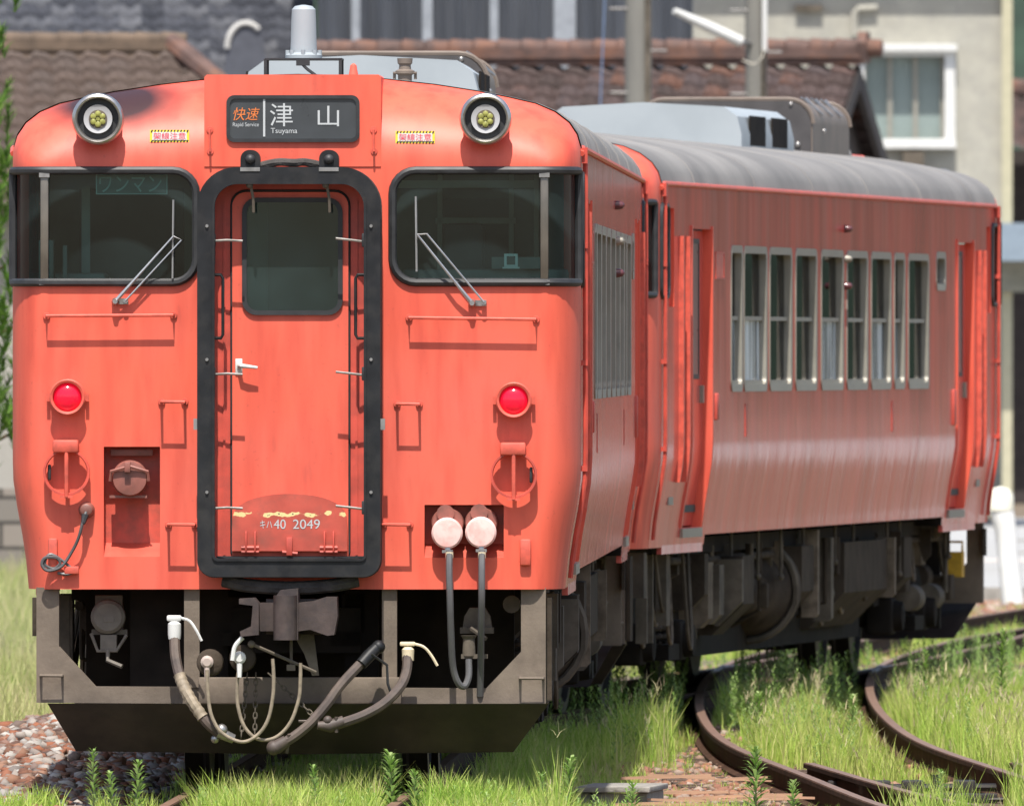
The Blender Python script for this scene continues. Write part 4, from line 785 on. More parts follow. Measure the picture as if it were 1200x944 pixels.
M_INT2 = mat('cab_trim', (.42, .58, .52), .5, var=.1); M_TXTG2 = mat('bracket_teal', (.45, .7, .68), .5, var=.05)
M_MU = mat('connector_grime', (.16, .14, .12), .75, var=.25, scale=15); M_CREAM = mat('cream_fitting', (.62, .52, .36), .6, var=.1, scale=20)
M_PLUG2 = mat('dusty_plug', (.42, .34, .30), .6, var=.15); M_LAMPD = mat('lamp_dark', (.10, .03, .035), .2, var=.1)
M_SEAT = mat('seat_blue', (.04, .07, .11), .9, var=.2); M_WHEEL = mat('wheel_steel', (.035, .028, .023), .5, .5, var=.3, scale=8)
def flap_paint():
    m = mat('chipped_footplate', (.45, .075, .05), .5, var=.2, scale=8, dark=(.22, .07, .05), damt=.7, dscale=9)
    N, L = m.node_tree.nodes, m.node_tree.links; b = N['Principled BSDF']; src = b.inputs['Base Color'].links[0].from_socket
    tc = N.new('ShaderNodeTexCoord'); sp = N.new('ShaderNodeSeparateXYZ'); L.new(tc.outputs['Object'], sp.inputs[0])
    n = N.new('ShaderNodeTexNoise'); n.inputs['Scale'].default_value = 17; n.inputs['Detail'].default_value = 3; L.new(tc.outputs['Object'], n.inputs[0])
    d = N.new('ShaderNodeMath'); d.operation = 'SUBTRACT'; d.inputs[1].default_value = 1.43; L.new(sp.outputs['Z'], d.inputs[0]); a = N.new('ShaderNodeMath'); a.operation = 'ABSOLUTE'; L.new(d.outputs[0], a.inputs[0])
    mr = N.new('ShaderNodeMapRange'); mr.inputs[1].default_value = .005; mr.inputs[2].default_value = .035; mr.inputs[3].default_value = .17; mr.inputs[4].default_value = -.3; L.new(a.outputs[0], mr.inputs[0])
    s = N.new('ShaderNodeMath'); s.operation = 'ADD'; L.new(n.outputs['Fac'], s.inputs[0]); L.new(mr.outputs[0], s.inputs[1])
    for lo, hi, col in ((.62, .66, (.68, .56, .26)), (.76, .78, (.07, .06, .05))):
        q = N.new('ShaderNodeMapRange'); q.inputs[1].default_value = lo; q.inputs[2].default_value = hi; L.new(s.outputs[0], q.inputs[0]); mx = N.new('ShaderNodeMix'); mx.data_type = 'RGBA'
        L.new(q.outputs[0], mx.inputs[0]); L.new(src, mx.inputs[6]); mx.inputs[7].default_value = (*col, 1); src = mx.outputs[2]
    L.new(src, b.inputs['Base Color']); return m
M_FLAP = flap_paint()
car1 = railcar((-1.109, 105, 0), R(1.267), True)
tag(car1, 'leading vermilion railcar with black-framed end door and lit red tail lights, facing the camera', 'railcar', 'coupled diesel railcars')
car2 = railcar((-.582, 126.85, 0), R(7.3), False)
tag(car2, 'second vermilion railcar coupled behind, showing its faded side with a row of windows', 'railcar', 'coupled diesel railcars')

# ------------------------------------------------------------------ tracks
T1 = [(-1.50, 80), (-1.25, 98), (-1.109, 105), (-1.04, 108.2), (-.72, 122.6), (-.176, 130.06), (.70, 137.2), (1.653, 144.35), (2.42, 151.5), (3.2, 160.5), (3.9, 170), (4.75, 179), (5.8, 189), (7.4, 203), (10, 222)]
T2 = [(3.4, 88), (2.75, 98), (2.42, 102.5), (2.13, 110), (1.82, 119), (1.75, 128), (1.83, 138), (2.03, 147), (2.33, 153.5), (2.9, 162), (3.55, 168.5), (4.3, 175.5)]
T3 = [(4.3, 90), (3.2, 99), (2.9, 102.5), (2.6, 106), (2.2, 113.4)]
def smooth2(P, n=10): return [(p.x, p.y) for p in smoothpath([(x, y, 0) for x, y in P], n)]
def offs(pts, d):
    out = []
    for i, p in enumerate(pts):
        a = Vector(pts[max(0, i - 1)]); b = Vector(pts[min(len(pts) - 1, i + 1)]); t = (b - a).normalized(); out.append((p[0] + t.y * d, p[1] - t.x * d))
    return out
M_RAIL = mat('rusty_rail', (.05, .026, .017), .85, .0, spec=.2, var=.3, scale=5, dark=(.12, .065, .04), damt=.6, dscale=3)
M_HEAD = mat('rail_head', (.22, .135, .09), .5, .3, var=.2, scale=4)
M_SLEEP = mat('old_sleeper', (.12, .08, .06), .9, var=.3, scale=4, vstretch=(1, 6, 1), bump=.6, bscale=20)
def rail_mesh(pts, name, par):
    prof = [(-.06, -.15), (.06, -.15), (.06, -.135), (.012, -.115), (.012, -.035), (.032, -.028), (.032, -.006), (.026, 0), (-.026, 0), (-.032, -.006), (-.032, -.028), (-.012, -.035), (-.012, -.115), (-.06, -.135)]
    v = []; f = []; n = len(prof)
    for i, p in enumerate(pts):
        a = Vector(pts[max(0, i - 1)]); b = Vector(pts[min(len(pts) - 1, i + 1)]); t = (b - a).normalized()
        v += [(p[0] + t.y * x, p[1] - t.x * x, z) for x, z in prof]
    for i in range(len(pts) - 1):
        for k in range(n): f.append([i * n + k, i * n + (k + 1) % n, (i + 1) * n + (k + 1) % n, (i + 1) * n + k])
    f += [list(range(n)), [(len(pts) - 1) * n + k for k in range(n - 1, -1, -1)]]
    o = MB().add(v, f).build(name, [M_RAIL, M_HEAD], par, smooth=25)
    for p in o.data.polygons: p.material_index = 1 if p.normal.z > .9 and p.center.z > -.003 else 0
    return o
def track(P, label, ys, tw=0, sl=True):
    t = empty('railway_track', (0, 0, 0)); pts = smooth2(P)
    for d in (-.566, .566): rail_mesh(offs(pts, d), 'rail', t)
    if sl:
        acc = 0; last = None
        for p, q in zip(pts, pts[1:]):
            p_, q_ = Vector(p), Vector(q); d = (q_ - p_); L_ = d.length; s = 0
            while acc < L_:
                c = p_ + d * acc / L_
                if ys[0] < c.y < ys[1]: MB().box(c.x - 1.02, c.x + 1.02, c.y - .1, c.y + .1, -.29, -.152, rz=-math.atan2(d.x, d.y) + random.uniform(-.02, .02)).build('sleeper', M_SLEEP, t, smooth=0)
                acc += .66
            acc -= L_
    return tag(t, label, 'railway track', 'tracks of the yard')
track(T1, 'railway track the two red railcars stand on', (99, 160))
track(T2, 'curving railway track in the grass right of the railcars', (100, 160))
t3 = track(T3, 'switch track branching off at the bottom right corner of the picture', (0, 0), sl=False)

# ------------------------------------------------------------------ ground
def path_x(P):
    ys = np.array([y for x, y in P]); xs = np.array([x for x, y in P]); return lambda Y: np.interp(Y, ys, xs)
t1x, t2x = path_x(T1), path_x(T2)
def fbm(x, y, s=1.0, seed=0): return noise.fractal(Vector((x * s, y * s, seed * 7.3)), .6, 2.0, 4)
def ground_z(x, y):
    z = -.21 + .03 * fbm(x, y * .5, .7)
    d1 = abs(x - float(t1x(y))); d2 = abs(x - float(t2x(y))) if y < 175 else 9
    d = min(d1, d2)
    k = max(0, 1 - max(0, d - .9) / .8); z += .035 * k
    # ballast heap on the near left
    q = math.exp(-(((x + 2.55) / .80) ** 2)) * max(0, min(1, (123 - y) / 4)) * max(0, min(1, (y - 98) / 17)); z += .33 * q
    if y > 205: z += min(.06, (y - 205) * .01)
    return z
xs = np.concatenate([[-900, -300, -100, -40, -20, -12], np.arange(-8, 9.01, .25), [12, 20, 40, 100, 300, 900]])
ys = np.concatenate([[-60, 0, 40, 70, 85], np.arange(95, 160, .5), np.arange(160, 300, 4), [320, 400, 600, 1000, 2500, 5000]])
vs = [(x, y, ground_z(x, y)) for y in ys for x in xs]; nx = len(xs)
fs = [[j * nx + i, j * nx + i + 1, (j + 1) * nx + i + 1, (j + 1) * nx + i] for j in range(len(ys) - 1) for i in range(nx - 1)]
M_GROUND = mat('ground_soil', (.15, .105, .075), .95, var=.3, scale=3, dark=(.085, .11, .035), damt=.9, dscale=1.2, bump=.6, bscale=20)
tag(MB().add(vs, fs).build('ground', M_GROUND), kind='structure')

def scatter_stones(name, n, region, size, mt, zf=ground_z, lift=.4):
    ico = bmesh.new(); bmesh.ops.create_icosphere(ico, subdivisions=1, radius=1); iv = np.array([v.co[:] for v in ico.verts]); jf = np.array([[v.index for v in f.verts] for f in ico.faces]); ico.free()
    V = []; F = []; c = 0
    while c < n:
        x, y = region()
        if x is None: continue
        s = random.uniform(*size); sc = np.array([random.uniform(.7, 1.3), random.uniform(.7, 1.3), random.uniform(.45, .8)]) * s
        v = iv * (1 + rng.uniform(-.42, .35, (len(iv), 1))) * sc; a, b = random.uniform(0, 6.28), random.uniform(-.6, .6)
        Rz = np.array(Matrix.Rotation(a, 3, 'Z') @ Matrix.Rotation(b, 3, 'X')); v = v @ Rz.T + np.array([x, y, zf(x, y) + s * lift]); V.append(v); F.append(jf + c * len(iv)); c += 1
    return fastmesh(name, np.concatenate(V), np.concatenate(F), mt)
def fastmesh(name, V, F, mt, F4=None):
    me = bpy.data.meshes.new(name); k = F.shape[1]; me.vertices.add(len(V)); me.vertices.foreach_set('co', V.astype(np.float32).ravel())
    loops = F.ravel(); starts = np.arange(len(F)) * k; 
    if F4 is not None: starts = np.concatenate([starts, len(loops) + np.arange(len(F4)) * F4.shape[1]]); loops = np.concatenate([loops, F4.ravel()])
    me.loops.add(len(loops)); me.loops.foreach_set('vertex_index', loops.astype(np.int32)); me.polygons.add(len(starts)); me.polygons.foreach_set('loop_start', starts.astype(np.int32))
    me.update(calc_edges=True); me.validate(); me.materials.append(mt); o = bpy.data.objects.new(name, me); COL.objects.link(o); return o
STONE = island_mat('ballast_stone', [(.22, .085, .05), (.12, .075, .055), (.27, .14, .09), (.20, .17, .15), (.34, .30, .27), (.09, .055, .045), (.26, .10, .055), (.16, .14, .13), (.40, .38, .35), (.15, .09, .07)], .9)
def r_heap():
    x, y = random.uniform(-3.6, -1.3), 99.5 + 24 * random.random() ** 1.2
    if random.random() < (x + 2.1) * .9: return None, None
    return x, y
tag(scatter_stones('ballast_heap_stones', 13000, r_heap, (.018, .05), STONE), 'heap of reddish and grey ballast stones at the lower left', kind='stuff')
def r_track():
    if random.random() < .45: y = random.uniform(100, 165); return float(t1x(y)) + random.uniform(-1.3, 1.4), y
    if random.random() < .5: return random.uniform(.2, 1.6), random.uniform(101, 121)
    y = random.uniform(101, 172); return float(t2x(y)) + random.uniform(-1.2, 1.6), y
STONE2 = island_mat('track_ballast', [(.27, .12, .075), (.20, .10, .07), (.32, .16, .10), (.24, .17, .13), (.36, .28, .23), (.15, .09, .065)], .9)
tag(scatter_stones('track_ballast', 11000, r_track, (.018, .038), STONE2), 'red-brown ballast stones around the rails', kind='stuff')
def r_far(): return random.uniform(4.0, 8.5), random.uniform(183, 203)
tag(scatter_stones('roadside_ballast', 2500, r_far, (.03, .08), STONE2), 'reddish gravel along the road edge far right', kind='stuff')

# ------------------------------------------------------------------ grass
GRASS = island_mat('grass_blades', [(.15, .30, .035), (.26, .44, .055), (.40, .56, .09), (.54, .62, .16), (.66, .63, .27), (.72, .60, .36)], .6, .45, nscale=1.1)
GRASSY = island_mat('dry_grass_blades', [(.24, .36, .075), (.38, .47, .14), (.52, .54, .23), (.64, .59, .32), (.72, .64, .40)], .6, .45, nscale=.4)
def blades(name, pts, hts, wid, mt, bend=.45):
    n = len(pts); a = rng.uniform(0, 2 * np.pi, n); la = rng.uniform(0, 2 * np.pi, n); P = np.array(pts); H = np.array(hts)[:, None]; lean = (rng.uniform(.05, bend, n)[:, None]) * H
    d = np.stack([np.cos(a), np.sin(a), np.zeros(n)], 1) * (wid * rng.uniform(.6, 1.3, n))[:, None]; l = np.stack([np.cos(la), np.sin(la), np.zeros(n)], 1); z = np.array([0, 0, 1.])
    b0, b1 = P - d, P + d; m = P + l * lean * .35 + z * H * .55; m0, m1 = m - d * .8, m + d * .8; t = P + l * lean * 1.1 + z * H
    V = np.stack([b0, b1, m1, m0, t], 1).reshape(-1, 3); i = np.arange(n)[:, None] * 5
    return fastmesh(name, V, i + np.array([[3, 2, 4]]), mt, i + np.array([[0, 1, 2, 3]]))
def grass(name, n, region, hfun, wid, mt, label, bend=.45):
    P = []; H = []; k = 0
    while len(P) < n and k < n * 8:
        k += 1; x, y = region(); h = hfun(x, y)
        if h <= 0.015: continue
        P.append((x, y, ground_z(x, y) - .01)); H.append(h * random.uniform(.45, 1.15))
    return tag(blades(name, P, H, wid, mt, bend), label, kind='stuff')
def near_rail(x, y, r=.075):
    for tx in (t1x, t2x):
        if tx is t2x and y > 172: continue
        c = float(tx(y))
        if abs(abs(x - c) - .566) < r: return True
    if 100 < y < 113.4 and abs(x - (1.62 + (113.4 - y) * .0695)) < .10: return True
    return False
def edge(y):                                     # right side of the train at distance y
    return -1.109 + .0221 * (y - 105) + 1.42 if y < 126 else .86 + .128 * (y - 127)
def h_right(x, y):
    if near_rail(x, y): return 0
    e = edge(y); p = fbm(x, y * .35, 1.1, 3); c2 = float(t2x(y))
    if y < 119 and .25 < x < 1.75:                # bare debris patch
        return .07 if p > .22 else 0
    if 105 < y < 115 and 1.7 < x < 2.6: return .05 if p > .1 else 0
    h = .33 + .16 * p
    if x < e - .1: h *= .62 if y > 112 else .45
    if x > c2 - .6 and x < c2 + .6: h = .25 + .13 * p
    if .95 < x < 1.42 and 112 < y < 130: h = min(h, .09)
    dl, dr = x - (c2 - .566), x - (c2 + .566)
    if -.2 < dl < .12 and y < 150: h *= .42
    if -.36 < dr < .10 and 110 < y < 146: h *= .42
    if dr > .1 and y > 134: h = min(h, .16)
    if y > 152: h = .09 + .14 * p
    if y > 176: h = .10 if p > -.25 else 0
    if x > c2 + .6 and y > 140: h *= .45 if p < .05 else .9
    if p < -.12: h *= max(.22, 1 + (p + .12) * 4)
    return max(0, h)
grass('tall_grass', 95000, lambda: ((lambda y: (random.uniform(edge(y) - .7, 3.2 + (y - 105) * .03), y))(100 + 62 * random.random() ** 1.0)), h_right, .0035, GRASS, 'tall sunlit grass and weeds between the railcars and the curving track')
grass('far_grass', 26000, lambda: ((lambda y: (random.uniform(.5, .026 * y + 1.2), y))(random.uniform(155, 200))), h_right, .006, GRASS, 'short grass around the rails beyond the second railcar')
def h_left(x, y):
    if x > edge(y) - 2.9: return 0 if y < 121 else .12
    p = fbm(x, y * .4, .8, 5); k = max(0, min(1, (y - 120) / 5)); return (.42 + .14 * p) * k
grass('meadow_grass', 60000, lambda: ((lambda y: (random.uniform(-.0262 * y - 1.4, -.0262 * y + 2.6 + (0 if y < 150 else 1)), y))(random.uniform(116, 228) if random.random() < .6 else random.uniform(116, 150))), h_left, .0055, GRASSY, 'tall yellow-green meadow grass left of the leading railcar')
def h_front(x, y):
    if near_rail(x, y, .12): return .0
    p = fbm(x, y * .5, 1.3, 9)
    if x < -1.62: return .16 if p > .5 else 0
    if x > .3: return .16 if p > .2 else 0
    return .24 + .10 * p
grass('front_grass', 15000, lambda: (random.uniform(-2.6, 1.2), random.uniform(102.4, 105.2)), h_front, .0042, GRASS, 'bright grass growing across the track at the bottom edge', .6)
grass('bottom_right_grass', 4500, lambda: (random.uniform(-.2, 2.6), random.uniform(102.0, 107)), lambda x, y: (0 if near_rail(x, y, .09) or (x > 1.5 and y > 104) or (.5 < x < 1.5 and fbm(x, y, 1, 2) < .2) else (.16 if fbm(x, y, 1.2, 12) > .12 else 0)), .004, GRASS, 'grass tufts between the switch rails at the lower right', .6)
grass('shaded_grass', 14000, lambda: ((lambda y: (float(t1x(y)) + random.uniform(-.75, 1.6), y))(random.uniform(106, 128))), lambda x, y: 0 if near_rail(x, y) else .13 + .06 * fbm(x, y, 1, 15), .0045, GRASS, 'low grass in the shade under the railcars', .5)

# seed heads of the grass in front
g = MB()
M_LEAF = island_mat('weed_leaf', [(.17, .29, .06), (.24, .38, .09), (.31, .45, .14), (.40, .50, .20)], .6, .45)
def weed(px, py, top, Y, label, wide=1.0):
    """a leafy upright weed: stem with narrow leaves all round, growing at its real place"""
    x = (px - 600) / FPX * Y; zt = HCAM - (top - HOR) / FPX * Y; z0 = ground_z(x, Y) - .01; h = max(.1, zt - z0)
    root = empty('leafy_weed', (x, Y, z0)); lean = random.uniform(-.08, .08)
    MB().tube([(0, 0, 0), (lean * h * .4, 0, h * .5), (lean * h, 0, h * .97)], [.006, .0045, .002], 6).build('stem', M_STEM, root)
    V = []; F = []; n = int(h / .0052)
    for k in range(n):
        t = .12 + .88 * k / n; a = k * 2.4 + random.uniform(-.3, .3); L_ = (.075 * (1 - t) ** .6 + .022) * wide * random.uniform(.8, 1.2); wd = .0075 * wide; up = .3 + .9 * t
        c = np.array([lean * h * t, 0, h * t]); d = np.array([math.cos(a), math.sin(a), 0]); s = np.array([-math.sin(a), math.cos(a), 0]) * wd; m = c + d * L_ * .55 + np.array([0, 0, L_ * .5 * up]); e = c + d * L_ + np.array([0, 0, L_ * (.55 * up)])
        i = len(V); V += [c - s * .3, c + s * .3, m + s, m - s, e]; F += [[i, i + 1, i + 2, i + 3], [i + 3, i + 2, i + 4]]
    MB().add(V, F).build('leaves', M_LEAF, root, smooth=0, fix=False)
    return tag(root, label, 'weed', 'leafy weeds among the rails')
M_STEM = mat('weed_stem', (.20, .22, .09), .7)
for a in [(110, 944, 878, 104.0, 'tallest thin leafy weed rising before the ballast heap at lower left'), (133, 944, 905, 103.4, 'small leafy weed just right of the thin one by the ballast heap'), (160, 944, 893, 103.6, 'bushy leafy weed at the bottom left in front of the dark plough', 1.2),
          (373, 944, 897, 103.2, 'leafy weed at the bottom edge below the middle of the plough'), (462, 944, 882, 103.5, 'tall bushy weed at the bottom edge left of the right-hand rail', 1.4), (488, 944, 904, 103.2, 'shorter weed beside the right-hand rail at the bottom edge', 1.2),
          (662, 944, 889, 103.6, 'bushy pale green weed at the bottom edge left of the concrete slab', 1.3), (640, 944, 906, 103.2, 'small weed touching the pale bushy one at the bottom edge'), (740, 944, 918, 103.0, 'low weed at the bottom edge beneath the concrete slab', 1.1),
          (886, 940, 876, 104.4, 'tall weed growing between the debris and the switch rail', 1.4), (884, 850, 812, 124.5, 'dark leafy weed standing in the grass left of the curving track', 1.3), (1172, 800, 738, 128.5, 'tall thin weed right of the curving track near the picture edge', 1.2),
          (1103, 940, 903, 105.0, 'small weed in front of the switch rods'), (932, 944, 915, 103.4, 'low weed by the lowest switch rail', 1.1), (1080, 800, 762, 131, 'leafy weed between the two rails of the curving track', 1.2), (995, 860, 815, 124, 'pale leafy weed in the tall grass between train and curving track', 1.2)]:
    weed(*a)

def weed_mass(name, n, region, label, hr=(.15, .42)):
    V = []; F3 = []; F4 = []
    for _ in range(n):
        x, y = region(); h = random.uniform(*hr); z0 = ground_z(x, y)
        if near_rail(x, y, .12): continue
        if name[0] == 'l':
            hh = h_right(x, y)
            if hh < .12: continue
            h = min(h, hh * 1.5)
        lx, ly = random.uniform(-.1, .1), random.uniform(-.1, .1); m_ = int(h / .011)
        for k in range(m_):
            t = .1 + .9 * k / m_; a = k * 2.4; L_ = (.045 * (1 - t) ** .6 + .018) * random.uniform(.8, 1.2); wd = .0055; c = np.array([x + lx * h * t, y + ly * h * t, z0 + h * t]); d = np.array([math.cos(a), math.sin(a), 0]); s_ = np.array([-math.sin(a), math.cos(a), 0]) * wd
            mm = c + d * L_ * .55 + np.array([0, 0, L_ * (.2 + .5 * t)]); e_ = c + d * L_ + np.array([0, 0, L_ * (.2 + .5 * t)]); i = len(V); V += [c - s_ * .4, c + s_ * .4, mm + s_, mm - s_, e_]; F4.append([i, i + 1, i + 2, i + 3]); F3.append([i + 3, i + 2, i + 4])
    return tag(fastmesh(name, np.array(V), np.array(F3), M_LEAF, np.array(F4)), label, kind='stuff')
def r_wm():
    y = random.uniform(118, 158); return random.uniform(edge(y) - .1, float(t2x(y)) + 1.9), y
weed_mass('leafy_undergrowth', 620, r_wm, 'leafy green undergrowth mixed into the grass right of the railcars')
weed_mass('shaded_undergrowth', 900, lambda: ((lambda y: (edge(y) + random.uniform(-2.6, .12), y))(random.uniform(124, 153))), 'dark weeds in the shade along the second railcar', (.24, .46))
weed_mass('front_undergrowth', 170, lambda: (random.uniform(-1.6, .6), random.uniform(102.6, 105)), 'leafy undergrowth along the bottom edge in front of the plough', (.10, .24))
# seed heads standing above the blades
P_ = []; H_ = []
for _ in range(2000):
    y = random.uniform(104, 160); x = random.uniform(edge(y) - .2, 3.1 + (y - 105) * .03); h = h_right(x, y)
    if h > .15:
        z0 = ground_z(x, y) + h * random.uniform(.75, 1.15)
        for q in range(4): P_.append((x + random.uniform(-.012, .012), y + random.uniform(-.012, .012), z0 + q * .012)); H_.append(random.uniform(.03, .07))
tag(blades('seed_heads', P_, H_, .003, island_mat('seed_head', [(.48, .46, .24), (.58, .52, .30), (.40, .33, .22)], .8, .3), 1.0), 'pale seed heads above the tall grass', kind='stuff')

# ------------------------------------------------------------------ things between the tracks
M_CONC = mat('old_concrete', (.30, .28, .25), .9, var=.2, scale=8, bump=.4, bscale=30, dark=(.12, .11, .09), damt=.7, dscale=6)
e = empty('cable_pit_cover', (.58, 109.2, -.17)); e.rotation_euler.z = R(-6)
MB().box(-.20, .20, -.5, .5, .105, .135, bev=.006).build('top_slab', M_CONC, e); MB().box(-.11, .11, -.46, -.40, -.06, .10).build('side_panel', M_CONC, e)
[MB().box(a, b, -.45, .45, -.06, .10).build('leg', M_CONC, e) for a, b in ((-.17, -.12), (.12, .18))]
tag(e, 'small grey concrete cover lying in the grass between the tracks', 'cable cover')
M_STRIP = mat('weathered_wood_strip', (.42, .25, .16), .9, var=.3, scale=4, vstretch=(.5, 8, 8))
for k in range(24):
    x, y = random.uniform(.62, 1.45), random.uniform(103, 114); L_ = random.uniform(.2, .55); a = R(random.uniform(-22, 14))
    o = MB().box(-L_ / 2, L_ / 2, -.014, .014, 0, random.uniform(.008, .016)).build('wood_strip', M_STRIP, smooth=0); o.location = (x, y, ground_z(x, y) + random.uniform(.075, .105)); o.rotation_euler = (0, R(random.uniform(-3, 3)), a)
    tag(o, 'thin reddish strip of old wood lying in the debris beside the switch', 'wood strip', 'wood strips in the debris')
M_ROD = mat('oily_rod', (.03, .026, .023), .5, .4, var=.4)
e = empty('point_rod', (1.66, 111, -.09)); MB().tube([(0, 0, 0), (.95, .2, .0)], .022, 8).build('rod', M_ROD, e); g = MB()
for x in (.1, .32, .5, .78): g.box(x - .06, x + .06, -.06 + x * .2, .1 + x * .2, -.05, .04, bev=.01)
g.lathe([(.02, -.03), (.02, .07)], (.62, .12, 0), 'z', 10); g.lathe([(.014, -.03), (.03, .03), (.014, .05)], (.24, .04, 0), 'z', 10); g.build_each('joint', M_ROD, e)
tag(e, 'dark oily point rod with joints crossing under the curving rails', 'point rod', 'switch rods')
e = empty('point_rod', (1.72, 109.2, -.11)); MB().tube([(0, 0, 0), (.9, -.1, 0)], .012, 8).build('rod', M_ROD, e); MB().box(.02, .34, -.15, .1, -.03, .02, bev=.005).build('slide_plate', M_CONC, e); MB().box(.5, .85, -.1, .0, -.02, .03, bev=.005).build('bracket', M_ROD, e)
tag(e, 'lower point rod with a grey slide plate beside the switch rail', 'point rod', 'switch rods')

# ------------------------------------------------------------------ road, marker post
M_ROAD = mat('pale_road', (.33, .33, .325), .9, var=.08, scale=.6, bump=.2)
rd = MB().add([(3.2, 203.5, -.135), (60, 203.5, -.135), (60, 300, -.13), (3.2, 300, -.13)], [[0, 1, 2, 3]]).build('road', M_ROAD, fix=False, smooth=0); tag(rd, kind='structure')
yd = MB().add([(9, 190, -.14), (60, 190, -.14), (60, 203.4, -.14), (9, 203.4, -.14)], [[0, 1, 2, 3]]).build('added_bright_yard', mat('added_yard_pale', (.42, .41, .39), .85, var=.15, scale=.4), fix=False, smooth=0); tag(yd, kind='structure')  # unseen paving added so the car side mirrors a pale band
MB().box(3.2, 60, 203.3, 203.5, -.3, -.05).build('kerb', M_CONC); tag(bpy.data.objects['kerb'], kind='structure')
MB().add([(3.2, 236, -.128), (60, 236, -.128), (60, 240, -.128), (3.2, 240, -.128)], [[0, 1, 2, 3]]).build('road_line', mat('road_line_paint', (.50, .46, .42), .8), fix=False, smooth=0); tag(bpy.data.objects['road_line'], kind='structure')
M_PVC = mat('white_post_paint', (.80, .80, .78), .5, var=.04, dark=(.6, .58, .5), damt=.4)
YP = 199; sc = YP / FPX; x = (1181 - 600) * sc; e = empty('marker_post', (x, YP, -.18))
zz = lambda py: HCAM - (py - HOR) * sc + .18
MB().tube([(.055, 0, 0), (.0, 0, zz(650)), (-.02, 0, zz(620)), (-.06, 0, zz(600)), (-.08, 0, zz(590))], [.11, .10, .105, .12, .12], 16).build('post', M_PVC, e)
g = MB().lathe([(.13, zz(598)), (.125, zz(580)), (.09, zz(573)), (.01, zz(570))], (-.07, 0, 0), 'z', 16); g.tube([(-.07, 0, zz(592)), (-.20, 0, zz(603))], [.10, .05], 12); g.build('cap', mat('post_cap', (.74, .72, .60), .5), e)
tag(e, 'white round-topped post standing by the road at the right edge', 'marker post')

# ------------------------------------------------------------------ background houses
def tile_roof_mat(name, cols):
    m = bpy.data.materials.new(name); t, b, N, L = nodes(m); tc = N.new('ShaderNodeTexCoord')
    mp = N.new('ShaderNodeMapping'); mp.inputs['Scale'].default_value = (1 / .27, 1 / .25, .001); L.new(tc.outputs['Object'], mp.inputs[0])
    fl = N.new('ShaderNodeVectorMath'); fl.operation = 'FLOOR'; L.new(mp.outputs[0], fl.inputs[0]); wn = N.new('ShaderNodeTexWhiteNoise'); L.new(fl.outputs[0], wn.inputs[0])
    n = N.new('ShaderNodeTexNoise'); n.inputs['Scale'].default_value = 3; n.inputs['Detail'].default_value = 6; L.new(tc.outputs['Object'], n.inputs[0])
    a = N.new('ShaderNodeMath'); a.operation = 'MULTIPLY_ADD'; a.inputs[1].default_value = .7; L.new(wn.outputs['Value'], a.inputs[0]); q = N.new('ShaderNodeMath'); q.operation = 'MULTIPLY'; q.inputs[1].default_value = .35; L.new(n.outputs['Fac'], q.inputs[0]); L.new(q.outputs[0], a.inputs[2])
    r = N.new('ShaderNodeValToRGB'); L.new(a.outputs[0], r.inputs[0]); cr = r.color_ramp
    while len(cr.elements) < len(cols): cr.elements.new(.5)
    for i, c in enumerate(cols): cr.elements[i].position = .15 + .7 * i / (len(cols) - 1); cr.elements[i].color = (*c, 1)
    L.new(r.outputs[0], b.inputs['Base Color']); b.inputs['Roughness'].default_value = .75
    return m
def tile_slope(W, run, pitch, mt, name, par, x0=0, sgn=-1, hip=0, xend=None):
    """tiled slope: wave profile across, stepped courses down. local x along the ridge, slope falls to sgn*y"""
    nt_ = int(W / .27); n = nt_ * 8; rows = int(run / .25); xs_ = np.linspace(0, nt_ * .27, n + 1); wav = .032 * np.sin(2 * np.pi * xs_ / .27) + .014 * np.sin(4 * np.pi * xs_ / .27 + .8)
    V = []; 
    for r_ in range(rows):
        for e_, y in ((0, r_ * .25 - (.045 if r_ else 0)), (1, (r_ + 1) * .25)):
            zz_ = -y * math.tan(pitch) + (.05 if e_ else -.0)
            V.append(np.stack([x0 + xs_, np.full(n + 1, sgn * y), zz_ + wav], 1))
    V = np.concatenate(V); rr = np.arange(2 * rows - 1)[:, None]; ii = np.arange(n)[None, :]; a = (rr * (n + 1) + ii).ravel(); F = np.stack([a, a + 1, a + n + 2, a + n + 1], 1)
    if hip:                                      # clip the right end to a hip line
        cx = V[F].mean(1); F = F[cx[:, 0] < x0 + W - hip + np.abs(cx[:, 1]) * (hip / run if hip else 0) + 0.0]
    o = fastmesh(name, V, F, mt); o.parent = par; return o
M_TILE = tile_roof_mat('red_brown_tiles', [(.055, .038, .034), (.078, .05, .045), (.098, .064, .058), (.085, .062, .062), (.15, .072, .05)])
M_TILEB = tile_roof_mat('brown_tiles', [(.085, .058, .046), (.105, .072, .058), (.12, .085, .07), (.095, .07, .06)])
M_TILEG = tile_roof_mat('blue_grey_tiles', [(.04, .044, .058), (.075, .08, .10), (.15, .155, .175), (.05, .054, .07)])
M_RIDGE = mat('ridge_tiles', (.10, .06, .05), .8, var=.35, scale=5, dark=(.20, .085, .045), damt=.9, dscale=3)
M_DARKWOOD = mat('dark_wood', (.035, .027, .025), .8, var=.3)
M_PLASTER = mat('plaster_wall', (.36, .34, .30), .9, var=.12, scale=2, bump=.2)
